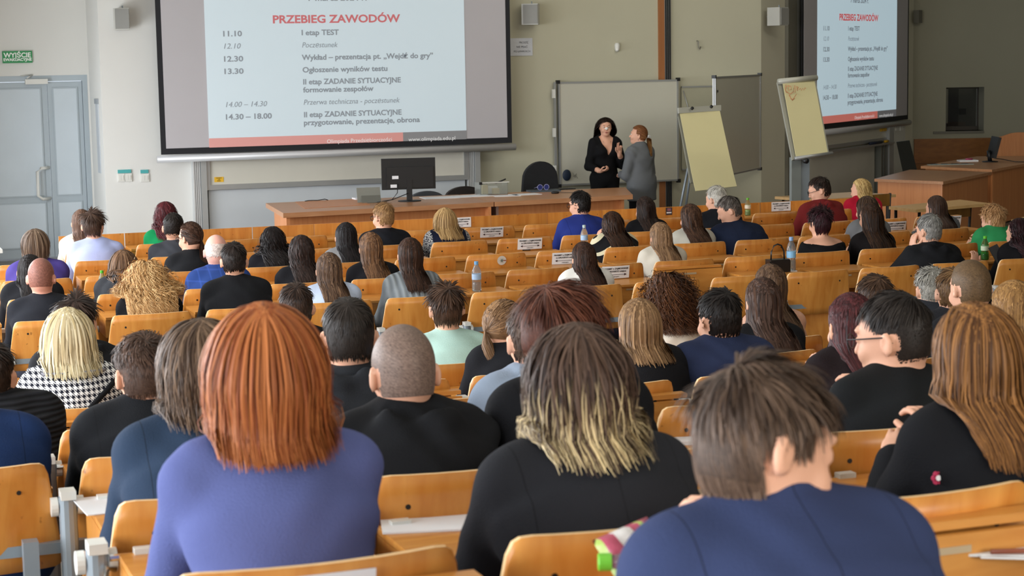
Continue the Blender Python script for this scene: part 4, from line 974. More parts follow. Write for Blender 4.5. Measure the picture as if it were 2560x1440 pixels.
    # whiteboard panel under the left screen and its rails
def wallframe(name,px,py,plane,label,cat,z=0,off=0):
    """empty standing on a wall plane: plane 'F' front wall, 'S' slanted wall; local x along wall, local -y into the room"""
    if plane=='F': P=atY(px,py,YW-off); return empty(name,(P[0],P[1],z),0,label,cat)
    P=onw(px,py,off); return empty(name,(P[0],P[1],z),R(39),label,cat)
def locx(e,px,py,plane,off):
    P=atY(px,py,YW-off) if plane=='F' else onw(px,py,off)
    M=e.matrix_basis.inverted(); q=M@Vector(P); return q.x,q.z
SCRN=[('PRZEBIEG ZAWODÓW',680,998,58,.128,'t'),('7 marca 2024 r.',768,915,2,.10,'b'),
('11.10',553,600,91,.088,'b'),('I etap TEST',752,845,88,.088,'b'),('12.10',555,597,122,.088,'i'),('Poczęstunek',753,842,119,.088,'i'),
('12.30',555,603,154,.088,'b'),('Wykład – prezentacja pt. „Wejdź do gry”',754,1082,150,.088,'b'),('13.30',556,604,185,.088,'b'),('Ogłoszenie wyników testu',755,967,181,.088,'b'),
('II etap ZADANIE SYTUACYJNE',756,1000,211,.088,'b'),('formowanie zespołów',757,933,231,.088,'b'),('14.00 – 14.30',560,663,268,.088,'i'),('Przerwa techniczna - poczęstunek',757,997,262,.088,'i'),
('14.30 – 18.00',560,675,299,.088,'b'),('II etap ZADANIE SYTUACYJNE',758,1002,293,.088,'b'),('przygotowanie, prezentacje, obrona',758,1048,313,.088,'b'),
('Olimpiada Przedsiębiorczości',816,978,358,.066,'w'),('www.olimpiada.edu.pl',1020,1137,353,.066,'w')]
def screen(e,w,zb,sl,sr,slb,em,tx):
    """projection screen hanging on the frame e: width w, bottom zb; slide from sl to sr"""
    BK=mat('screen_black_border','#14161c',.7,var=0); 
    box('black_border',(0,-.012,zb),(w,0,4.6),BK,e,0)
    box('screen_surface',(.06,-.016,zb+.07),(w-.06,-.011,4.55),mat('screen_fabric','#b9b6ba',.9,var=.01),e,0)
    tube('bottom_bar',[(-.05,-.02,zb-.05),(w+.04,-.02,zb-.05)],.042,mat('screen_bar','#c9cacc',.4,.3,var=0),e,12)
    box('case',(-.1,-.15,4.6),(w+.1,.02,4.78),CAPW,e,.01)
    s=box('projected_slide',(sl,-.02,slb+.105),(sr,-.0165,3.9),mat('slide_pale_blue'+tx,'#bcc4c8',.9,var=0,emit='#c6e0ec',es=em),e,0)
    k=(sr-sl)/3.172
    box('slide_footer_red',(sl,-.021,slb),(sl+2.36*k,-.0166,slb+.107),mat('slide_red'+tx,'#c49a96',.9,var=0,emit='#e8766a',es=em*.75),e,0)
    box('slide_footer_grey',(sl+2.36*k,-.021,slb),(sr,-.0166,slb+.107),mat('slide_grey'+tx,'#8a8a8c',.9,var=0,emit='#77777a',es=em*.5),e,0)
    cols={'t':mat('slide_title'+tx,'#b07478',.9,var=0,emit='#e04a4e',es=em*.85),'b':mat('slide_text'+tx,'#8a9096',.9,var=0,emit='#8f9aa6',es=em*.55),
          'i':mat('slide_text'+tx,'#8a9096'),'w':mat('slide_white_text'+tx,'#dddddd',.9,var=0,emit='#ffffff',es=em*.6)}
    for body,x0,x1,yb_,sz,st in SCRN:
        P0=atY(x0,yb_,21.48); P1=atY(x1,yb_,21.48)
        t=text('slide_text',body,sz,cols[st],e,(0,0,0),bold={'t':.0035,'b':.0022,'i':0,'w':0}[st],shear=.22 if st=='i' else 0)
        wd=t.dimensions.x or 1; sx=(P1[0]-P0[0])*k/wd
        t.location=(sl+(P0[0]-4.173)*k,-.0225,P0[2]); t.scale=(sx,1,1)
def boards():
    # left screen
    e=wallframe('projection_screen',387,0,'F','large left projection screen with a schedule slide, above the presenter desk','screen',0,.27)
    x0=e.location.x; screen(e,7.94-x0,1.27,4.173-x0,7.345-x0,1.335,.31,'')
    P=onw(2003,190,.12); e=empty('projection_screen',(P[0],P[1],0),R(39),'right projection screen seen at a slant, same schedule slide','screen')
    def lx(px,py): return ((onw(px,py,.12)-P)[:2])@AD
    screen(e,lx(2269,200),1.25,lx(2040,200),lx(2238,200),1.32,.50,'_right')
    # rails and boards below the left screen
    def fx(px,py=450,off=.15): return atY(px,py,YW-off)[0]
    def fz(px,py,off=.15): return atY(px,py,YW-off)[2]
    WB=mat('whiteboard_surface','#c4c2b4',.22,var=.01)
    b=empty('sliding_board',(fx(516),YW-.02,0),label='wide pale sliding board in aluminium frame half hidden behind the left screen',cat='board')
    w=fx(1172)-fx(516); z0=fz(845,450)
    box('board_surface',(.05,-.10,z0),(w-.05,-.085,1.19),mat('board_cream','#cfccc0',.5,var=.02),b,0)
    box('frame',(0,-.12,z0-.06),(w,-.08,z0),ALU,b); box('frame',(0,-.12,z0),(.05,-.08,1.19),ALU,b); box('frame',(w-.05,-.12,z0),(w,-.08,1.19),ALU,b)
    a=fx(537)-fx(516); st=box('yellow_sticker',(a,-.104,z0+.03),(a+.11,-.1,z0+.09),mat('sticker_yellow','#e8b62c',.6),b,0); 
    text('lettering','PROSIMY\nNIE\nPISAĆ',.017,DARK,b,(a+.055,-.1055,z0+.072),align='CENTER')
    b2=empty('fixed_board',(fx(516),YW-.02,0),label='lower pale blue-grey board panel beneath the sliding board',cat='board')
    box('board_surface',(.03,-.07,.15),(w-.03,-.055,z0-.065),mat('board_bluegrey','#c3c8cc',.5,var=.02),b2,0); box('ledge',(.0,-.09,.1),(w,-.03,.15),ALU,b2)
    for k,(xa,xb,lb) in enumerate(((485,517,'left'),(1172,1201,'right'))):
        p=empty('board_rail',(fx(xa),YW,0),label=f'tall grooved aluminium rail at the {lb} end of the sliding board',cat='rail'); w_=fx(xb)-fx(xa)
        for q in range(4): box('rail_profile',(w_*q*.14,-.13,0),(w_*q*.14+w_*.1,-.0,1.2),mat('rail_light','#c6c8c8',.4,.3),p,.003)
        box('rail_body',(w_*.56,-.16,0),(w_,-.0,1.2),mat('rail_grey','#a9abaa',.45,.3),p,.01)
    # main whiteboard
    TL=atY(1395,205,YW-.08); BR=atY(1697,452,YW-.08)
    b=empty('whiteboard',(TL[0],YW-.02,0),label='main whiteboard with black corners behind the two standing women',cat='board'); w=BR[0]-TL[0]; z0,z1=BR[2],TL[2]
    box('board_surface',(.0,-.06,z0),(w,-.045,z1),WB,b,0)
    for a_,c_ in (((0,-.07,z0),(w,-.035,z0+.022)),((0,-.07,z1-.022),(w,-.035,z1)),((0,-.07,z0),(.022,-.035,z1)),((w-.022,-.07,z0),(w,-.035,z1))): box('frame',a_,c_,ALU,b,.003)
    for x in (0,w): 
        for z in (z0,z1): box('corner',(x-.022,-.078,z-.022),(x+.022,-.03,z+.022),BLACK,b,.008)
    box('side_rail',(-.05,-.05,z0-.03),(-.025,-.02,z1),ALU,b)
    for z in (z0+.15,z0+.62,z1-.2): box('hinge',(-.075,-.07,z),(-.04,-.03,z+.11),CAPW,b,.004)
    sp=atY(1417,438,YW-.1); bm=bmesh.new(); bmesh.ops.create_uvsphere(bm,u_segments=18,v_segments=10,radius=1,matrix=Matrix.Diagonal((.058,.022,.072,1)).to_4x4()); o=link('board_sponge',bm_mesh('board_sponge',bm,mat('sponge_navy','#16253b',.6),True),None,sp); tag(o,'dark blue oval board wiper at the lower left of the main whiteboard','sponge')
    sq=[(1432+dx,438+dy) for dx,dy in ((0,-6),(4,2),(9,-4),(6,6),(1,2),(8,1),(12,8))]; o=tube('marker_scribble',[tuple(atY(x,y,YW-.085)) for x,y in sq],.0025,mat('scribble_grey','#8a8a80',.8),None,5); tag(o,'small grey marker scribble beside the board wiper','drawing')
    # folded wing flat on the wall, and the open wing
    A=atY(1703,217,YW-.03); B=atY(1787,420,YW-.03); b=empty('whiteboard_wing',(A[0],YW-.02,0),label='olive-grey board wing lying flat on wall right of the main whiteboard',cat='board'); w=B[0]-A[0]
    box('wing_back',(0,-.02,B[2]),(w,-.005,A[2]),mat('wing_back_grey','#a8a58f',.6),b,0); box('frame',(0,-.03,A[2]-.012),(w,-.004,A[2]+.006),ALU,b); box('frame',(0,-.03,B[2]-.012),(w,-.004,B[2]+.006),ALU,b)
    tube('brace',[(.02,-.03,A[2]-.05),(.16,-.03,A[2]-.5)],.006,ALU,b)
    A=atD(1789,192,22.35); A2=atD(1789,449,22.35); B=atD(1903,186,24.15); dx=B[0]-A[0]; dy=B[1]-A[1]; Lw=math.hypot(dx,dy)
    b=empty('whiteboard_wing',(A[0],A[1],0),math.atan2(dy,dx),'swung-out whiteboard wing behind the two flip charts',cat='board'); z0,z1=A2[2],A[2]
    box('board_surface',(0,.01,z0),(Lw,.03,z1),WB,b,0)
    for a_,c_ in (((0,0,z0),(Lw,.04,z0+.02)),((0,0,z1-.02),(Lw,.04,z1)),((0,0,z0),(.02,.04,z1)),((Lw-.02,0,z0),(Lw,.04,z1))): box('frame',a_,c_,ALU,b,.003)
    for x,z in ((0,z1),(Lw,z1),(Lw,z0)): box('corner',(x-.02,-.006,z-.02),(x+.02,.046,z+.02),BLACK,b,.006)
    box('clip',(.06,-.005,z1-.19),(.09,.0,z1-.16),BLACK,b,0)
    # flip charts: sheet corners are placed in depth, thickness along the sheet's normal
    def sheet(name,C,th,m,parent,curl=0):
        C=[Vector(c) for c in C]; n=((C[1]-C[0]).cross(C[3]-C[0])).normalized()
        if n.dot(Vector(EYE)-C[0])<0: n=-n
        bm=bmesh.new(); f=[];k=[]
        N=8
        for i in range(N+1):
            t=i/N; a=C[0].lerp(C[3],t)+n*curl*max(0,t-.75)**2*16*.25; b_=C[1].lerp(C[2],t)+n*curl*max(0,t-.75)**2*16*.25
            f.append((bm.verts.new(a),bm.verts.new(b_))); k.append((bm.verts.new(a-n*th),bm.verts.new(b_-n*th)))
        for i in range(N):
            bm.faces.new((f[i][0],f[i][1],f[i+1][1],f[i+1][0])); bm.faces.new((k[i][0],k[i+1][0],k[i+1][1],k[i][1]))
            for s in (0,1): bm.faces.new((f[i][s],f[i+1][s],k[i+1][s],k[i][s]))
        for i in (0,N): bm.faces.new((f[i][0],f[i][1],k[i][1],k[i][0]))
        return link(name,bm_mesh(name,bm,m),parent),n
    FP=mat('flipchart_paper','#d2ca9c',.8,var=.01); FB=mat('flipchart_board','#9c9c90',.5,.2)
    D0=20.9
    f=empty('flip_chart',(0,0,0),label='left flip chart with a blank yellowish sheet hanging askew',cat='flipchart')
    C=[atD(1700,284,D0+.05),atD(1798,270,D0+.3),atD(1841,467,D0-.25),atD(1738,479,D0-.5)]
    s_,n=sheet('paper_pad',C,.006,FP,f,.05); Bk=[Vector(c)-n*.02 for c in (atD(1697,288,D0+.05),atD(1797,272,D0+.3),atD(1828,440,D0-.15),atD(1728,455,D0-.4))]
    sheet('backing_board',Bk,.012,FB,f); Hb=[Vector(c)+n*.02 for c in (atD(1695,272,D0+.05),atD(1801,265,D0+.3),atD(1801,279,D0+.3),atD(1696,286,D0+.05))]; sheet('clamp_bar',Hb,.03,mat('clamp_bar','#b3b3a8',.4,.2),f)
    for px,py in ((1727,276),(1775,272)):
        c=Vector(atD(px,py,D0+.1))+n*.03; tube('clamp_knob',[c,c+n*.02],.018,BLACK,f,10)
    top=Vector(atD(1748,290,D0+.2))
    for gx in ((-.35,-.1),(.35,.0),(0.05,.55)): tube('leg',[top-n*.03,(top.x+gx[0],top.y+gx[1]*.9+.15,0.0)],.014,STEEL,f,8)
    D0=19.6
    f=empty('flip_chart',(0,0,0),label='right flip chart on a grey column, faint orange handwriting on its sheet',cat='flipchart')
    C=[atD(1957,207,D0),atD(2036,200,D0+.2),atD(2070,384,D0-.05),atD(1990,391,D0-.25)]
    s_,n=sheet('paper_pad',C,.006,FP,f); Bk=[Vector(c)-n*.02 for c in (atD(1946,203,D0),atD(2041,194,D0+.22),atD(2076,384,D0-.05),atD(1984,398,D0-.28))]
    sheet('backing_board',Bk,.02,FB,f); tube('clamp_roll',[Vector(atD(1945,205,D0))+n*.01,Vector(atD(2040,195,D0+.2))+n*.01],.03,mat('clamp_bar','#a5a79c',.4,.3),f,12)
    tube('pen_tray',[Vector(atD(1985,398,D0-.28))+n*.02,Vector(atD(2078,385,D0-.05))+n*.02],.02,ALU,f,8)
    OR=mat('orange_ink','#c07a52',.8)
    def ink(pts): tube('handwriting',[Vector(atD(x,y,D0-.02))+n*.006 for x,y in pts],.0035,OR,f,5)
    ink([(1964,212),(1963,226),(1966,232)]); ink([(1963,218),(1972,215),(1970,226),(1978,224),(1976,216),(1968,214)]); ink([(1966,230),(1974,236),(1983,230),(1984,220)])
    ink([(1986,214),(1987,232)]); ink([(1991,218),(1993,228)]); ink([(1990,217),(1996,219),(1993,223)]); ink([(1996,225),(2000,221),(2003,227),(2006,221),(2009,226),(2012,220),(2014,222)])
    ink([(1972,238),(1980,252),(1990,236)]); ink([(1975,247),(1981,249),(1986,247)])
    a=Vector(atD(1992,398,D0-.2)); col=[(a.x-.06,a.y),(a.x+.05,a.y),(a.x+.05,a.y+.05),(a.x-.06,a.y+.05)]
    prism('column',col,0,a.z+.02,mat('column_grey','#868d8b',.45,.3),f); prism('column_side',[(x+.12,y+.03) for x,y in col],0,a.z+.02,STEEL,f)
    kn=Vector(atD(2012,402,D0-.35)); tube('height_knob',[kn,kn+Vector((0,-.04,0))],.03,BLACK,f,7)
    bm=bmesh.new(); 
    for k in range(5): an=6.283*k/5; addtube(bm,[(a.x,a.y+.03,.06),(a.x+.35*math.cos(an),a.y+.03+.35*math.sin(an),.03)],.02,8)
    link('foot_star',bm_mesh('foot_star',bm,STEEL),f)
    # boards under the right screen on the slanted wall
    P=onw(2003,340,0); e=empty('sliding_board',(P[0],P[1],0),R(39),'pale sliding board half hidden behind the right screen',cat='board')
    def t(px,py=350,off=.1): return ((onw(px,py,off)-P)[:2])@AD
    def zz(px,py,off=.1): return onw(px,py,off)[2]
    zb=zz(2150,352); xr=t(2221)
    box('board_surface',(.1,-.10,zb),(xr,-.08,1.17),WB,e,0); box('frame',(.1,-.12,zb-.05),(xr,-.07,zb),ALU,e); box('marker_tray',(.1,-.2,zb-.10),(xr,-.12,zb-.07),ALU,e); box('frame',(xr-.04,-.12,zb),(xr,-.07,1.17),ALU,e)
    x=t(2205,325); 
    for k in (0,1): o=box('yellow_magnet',(x-.1+.13*k,-.13,zb+.10),(x+.0+.13*k,-.10,zb+.19),mat('magnet_yellow','#c79a1c',.5),e,.01)
    tube('marker',[(x-.75,-.18,zb-.05),(x-.25,-.18,zb-.05)],.022,mat('eraser_navy','#1b2338',.6),e,8); tube('marker',[(x-.1,-.18,zb-.05),(x+.05,-.18,zb-.05)],.02,mat('magnet_yellow','#c79a1c'),e,8)
    g=empty('fixed_board',(P[0],P[1],0),R(39),'lower white board panel beneath the right sliding board',cat='board'); box('board_surface',(.1,-.06,.12),(t(2193),-.04,zb-.12),mat('board_cream','#cfccc0'),g,0); box('ledge',(.1,-.08,.08),(t(2193),-.02,.12),ALU,g)
    g=empty('board_rail',(P[0],P[1],0),R(39),'dark grooved rails at the right end of the right board',cat='rail')
    for k in range(4): xa=t(2197+k*6.5,400); box('rail_profile',(xa,-.14,0),(xa+.045,-.0,zb-.07),mat('rail_mid','#7d7f78',.45,.4),g,.003)
    xa=t(2224,360,.16); box('rail_body',(xa,-.16,0),(t(2235,360,.16),0,1.17),mat('rail_grey','#a9abaa'),g,.005)
    g=empty('wall_box',(P[0],P[1],0),R(39),'white boxed-in duct with two pale switches right of the right board',cat='panel')
    xa=t(2236,360,.1); xb=t(2263,360,.1); zt_=1.17; box('box_body',(xa,-.10,0),(xb,0,zt_),mat('duct_white','#c9c8bf',.7),g)
    for px in (2238,2249): 
        x_=t(px,320,.1); box('switch',(x_,-.115,zz(px,327)),(x_+.13,-.10,zz(px,315)),CAPW,g,.004); box('sticker',(x_,-.108,zz(px,313)),(x_+.13,-.10,zz(px,305)),mat('sticker_dull','#7c8c88',.6),g,0)
    # wall things
    def speaker(px0,py0,px1,py1,lb,plane='F',rz=0,m1='#b9b9b4'):
        A=atY(px0,py1,YW-.2) if plane=='F' else onw(px0,py1,.2); B=atY(px1,py0,YW-.2) if plane=='F' else onw(px1,py0,.2)
        w_=float(np.linalg.norm((B-A)[:2])); h_=float(B[2]-A[2]); 
        s=empty('wall_speaker',(A[0]+w_/2,A[1]+.06,A[2]),rz,lb,'speaker')
        pr=[(-w_*.5,-.1),(w_*.42,-.1),(w_*.3,.10),(-w_*.42,.10)]
        prism('speaker_cabinet',pr,0,h_,mat('speaker_cabinet','#b4b4ae',.6),s,.008); box('speaker_grille',(-w_*.40,-.112,.012),(w_*.40,-.099,h_-.012),mat('speaker_grille','#8f8f8b',.8,bump=.4,bscale=600),s,.004)
        tube('mount_bracket',[(0,.05,h_*.5),(0,.16,h_*.5)],.012,STEEL,s); tube('bracket_screw',[(0,-.02,h_),(0,-.02,h_+.03)],.008,STEEL,s,8)
    speaker(289,20,330,75,'small grey wall speaker left of the left screen',rz=R(-14)); speaker(1314,9,1356,62,'small grey wall speaker right of the left screen',rz=R(-34)); 
    speaker(1930,18,1970,64,'pale wall speaker beside the top of the right screen, left of it',rz=R(30))
    P=onw(2281,58,.0); s=empty('wall_speaker',(P[0],P[1]-.1,P[2]),R(39),'dark narrow wall speaker just right of the right screen','speaker'); prism('speaker_cabinet',[(-.09,-.08),(.07,-.08),(.05,.02),(-.07,.02)],0,.2,mat('speaker_dim','#6c6a60',.6),s,.006)
    A=atY(1273,140,YW-.01); B=atY(1331,95,YW-.01); s=empty('paper_notice',(A[0],YW-.006,A[2]),label='crinkled white notice in a plastic sleeve right of the left screen',cat='notice')
    w_=B[0]-A[0]; h_=B[2]-A[2]; box('sheet',(0,-.004,0),(w_,0,h_),mat('notice_paper','#c9ccd2',.35,bump=.5,bscale=30),s,0); INK=mat('ink_dark','#4a4d52',.8,var=0)
    text('lettering','PROSZĘ',.034,INK,s,(w_*.62,-.006,h_*.7),align='CENTER'); text('lettering','NIE PISAĆ',.034,INK,s,(w_*.55,-.006,h_*.45),align='CENTER'); text('lettering','PO ŁAWKACH',.034,INK,s,(w_*.55,-.006,h_*.2),align='CENTER')
    P=atY(1543,118,YW-.02); s=empty('motion_sensor',P,label='small white motion sensor on the wall above the main whiteboard',cat='sensor'); bm=bmesh.new(); lathe(bm,[(.018,-.055),(.032,-.03),(.035,.03),(.022,.055)],12); link('sensor_body',bm_mesh('sensor_body',bm,CAPW,True),s); bm=bmesh.new(); bmesh.ops.create_uvsphere(bm,u_segments=10,v_segments=6,radius=.02,matrix=Matrix.Translation((-.01,-.025,-.03))); link('sensor_lens',bm_mesh('sensor_lens',bm,mat('sensor_lens','#e8e8e4',.3),True),s)
    P=atY(1744,113,YW-.02); o=tube('wall_hook',[(P[0],YW,P[2]+.055),(P[0],P[1]-.02,P[2]+.05),(P[0]+.005,P[1]-.02,P[2]-.03),(P[0]+.02,P[1]-.03,P[2]-.05),(P[0]+.035,P[1]-.02,P[2]-.02)],.008,mat('hook_grey','#7d7b70',.5),None,8); tag(o,'thin grey hook on the wall above the folded board wing','hook')
def right_side():
    def poly(pts,z,o): return [(float(p[0]-o[0]),float(p[1]-o[1])) for p in [atZ(x,y,z) for x,y in pts]]
    def cabinet(pts,z,lb,face,zbot=.0,inset=.05):
        o=atZ(*pts[0],z); e=empty('side_desk',(o[0],o[1],0),label=lb,cat='desk'); q=poly(pts,z,o); prism('desk_top',q,z-.035,z,DESKT,e)
        c=np.mean(q,0); qi=[tuple(c+(np.array(p)-c)*(1-inset*1.2)) for p in q]
        n=len(qi)
        for i in range(n):
            a=np.array(qi[i]); b=np.array(qi[(i+1)%n]); d=b-a; L_=np.linalg.norm(d)
            if L_<.3: continue
            d/=L_; nn=np.array([-d[1],d[0]])*.02
            prism('side_panel',[a,b,b+nn,a+nn],.02,z-.035,DESKW,e,.002)
        return e
    cabinet([(2302,415),(2480,424),(2640,395),(2600,389),(2442,391)],.76,'tall beech control desk at far right carrying the side-on monitor','')
    cabinet([(2186,447),(2358,454),(2479,430),(2275,424)],.74,'beech side desk in front of the control desk, nearer the audience','')
    # curved wooden partition behind
    D_=27.7; pts=[(2483,346),(2505,341),(2528,333),(2545,331),(2600,331),(2600,420),(2483,420)]
    W3=[Vector(atD(x,y,D_)) for x,y in pts]; n=Vector((FW[0],FW[1],0)).normalized(); bm=bmesh.new(); f=[bm.verts.new(p) for p in W3]; b=[bm.verts.new(p+n*.04) for p in W3]
    W3b=[(p.x,p.y) for p in W3]
    for v in f[-2:]+b[-2:]: v.co.z=0
    bm.faces.new(f); bm.faces.new(b[::-1])
    for i in range(len(f)): bm.faces.new((f[i],b[i],b[(i+1)%len(f)],f[(i+1)%len(f)]))
    o=link('wood_partition',bm_mesh('wood_partition',bm,DESKW)); tag(o,'beech partition with a curved top edge at the right border','partition')
    # monitor seen from the side
    c=atZ(2475,405,.76); m=empty('computer_monitor',(c[0],c[1],.76),rz=R(-112),label='black monitor seen edge-on on the control desk at far right',cat='monitor')
    bm=bmesh.new(); lathe(bm,[(.11,0),(.11,.01),(.03,.02)],16); link('stand_base',bm_mesh('stand_base',bm,BLACK,True),m); tube('stand_column',[(0,0,.01),(0,-.02,.16)],.03,BLACK,m)
    bm=bmesh.new(); addbox(bm,(-.22,-.02,.06),(.22,.02,.36),Matrix.Rotation(R(-14),4,'X')); link('monitor_shell',bm_mesh('monitor_shell',bm,BLACK,bevel=.006),m)
    tube('cable',[(0,.06,.05),(.05,.15,.04),(.2,.3,.01),(.25,.5,.006)],.006,BLACK,m,6)
    c=atZ(2415,404,.76); e=empty('paper_stack',(c[0]-.1,c[1],.76),rz=R(-20),label='white papers with a pink marker on the control desk',cat='paper'); box('sheets',(0,0,0),(.26,.18,.02),PAPER,e); tube('pink_marker',[(.1,.08,.03),(.2,.10,.03)],.012,mat('marker_pink','#b03a6a',.4),e,8)
    c=atZ(2320,413,.76); e=empty('switch_panel',(c[0],c[1]-.02,.76),rz=R(-20),label='flat control panel strip set into the front of the control desk',cat='control panel'); box('panel',(0,0,0),(.62,.12,.008),mat('panel_glassy','#9aa39b',.2),e)
    for k in range(4): box('key_block',(.05+.14*k,.02,.008),(.13+.14*k,.1,.014),mat('key_dark','#3d4650',.4),e,.002)
    c=atZ(2280,426,.75)
    ch=empty('leather_chair',(c[0]-.05,c[1]+.9,0),rz=R(150),label='black high-backed leather chair behind the side desk at right',cat='chair')
    a=Vector(atD(2243,352,24.6)); 
    BL=mat('black_leather','#1e1f1c',.45)
    M0=ch.matrix_basis.inverted()
    q=[Vector(atD(x,y,D)) for x,y,D in ((2241,355,25.7),(2274,351,25.9),(2293,427,25.4),(2258,434,25.2))]
    bm=bmesh.new(); nn=Vector((0.5,.86,0)); f=[bm.verts.new(M0@p) for p in q]; b=[bm.verts.new(M0@(p+nn*.07)) for p in q]
    bm.faces.new(f); bm.faces.new(b[::-1])
    for i in range(4): bm.faces.new((f[i],b[i],b[(i+1)%4],f[(i+1)%4]))
    link('backrest',bm_mesh('backrest',bm,BL,bevel=.015),ch); cc=M0@q[3]
    box('seat',(cc.x-.35,cc.y-.5,.44),(cc.x+.2,cc.y-.02,.52),BL,ch,.02); tube('gas_column',[(cc.x-.1,cc.y-.25,.0),(cc.x-.1,cc.y-.25,.44)],.03,BLACK,ch)
    # loose tables and chairs at the right front
    def table(pts,z,lb):
        o=atZ(*pts[0],z); e=empty('folding_table',(o[0],o[1],0),label=lb,cat='table'); q=poly(pts,z,o); prism('table_top',q,z-.03,z,wood('table_laminate','#b08d5c','#bf9c6a',(2,20,20),.4),e); c=np.mean(q,0)
        for p in q: p=c+(np.array(p)-c)*.86; tube('leg',[(p[0],p[1],0),(p[0],p[1],z-.03)],.016,BLACK,e,8)
    table([(1937,491),(2040,499),(2240,486),(2130,480)],.75,'loose table with black legs behind the man in maroon')
    table([(2222,516),(2290,524),(2475,508),(2400,499)],.75,'loose table with black legs left of the curly-haired woman in green')
    table([(2528,549),(2600,560),(2680,540),(2590,535)],.75,'corner of a loose table at the right border beside the woman in green')
    BR_=wood('chair_ply_brown','#6e4a1a','#805a24',(20,20,2),.4)
    def chr_(x0,y0,x1,y1,h,Y,lb):
        A=atY(x0,y0,Y); w_=.46; e=empty('wooden_chair',(A[0],Y,0),rz=R(8),label=lb,cat='chair'); L_=float(atY(x1,y1,Y)[0]-A[0]); zt_=A[2]
        box('backrest',(0.02,-.01,zt_-h),(L_,.01,zt_),BR_,e,.006); box('seat',(0.02,.02,.43),(L_,.40,.45),BR_,e,.006)
        for x in (0.0,L_+.01): tube('rear_leg',[(x,.0,zt_+.005),(x,.02,.43),(x,-.03,0)],.014,BLACK,e,8); tube('front_leg',[(x,.40,.43),(x,.42,0)],.014,BLACK,e,8)
    chr_(2083,500,2148,493,.13,16.9,'brown plywood chair left of the blonde woman in red'); chr_(2160,488,2230,482,.13,17.0,'brown plywood chair with black frame right of the blonde woman in red'); chr_(2362,514,2432,508,.13,16.2,'brown plywood chair with black frame near the curly-haired woman in green')
    # white table corner at far left
    P=atZ(-2,622,.73); e=empty('white_table',(P[0]-.8,P[1]-.1,0),label='corner of a white table at the left border before the grey door',cat='table'); box('table_top',(0,0,.70),(.82,.5,.73),CAPW,e); box('side_panel',(.76,.04,0),(.79,.46,.70),CAPW,e); box('side_panel',(.03,.04,0),(.06,.46,.70),CAPW,e)
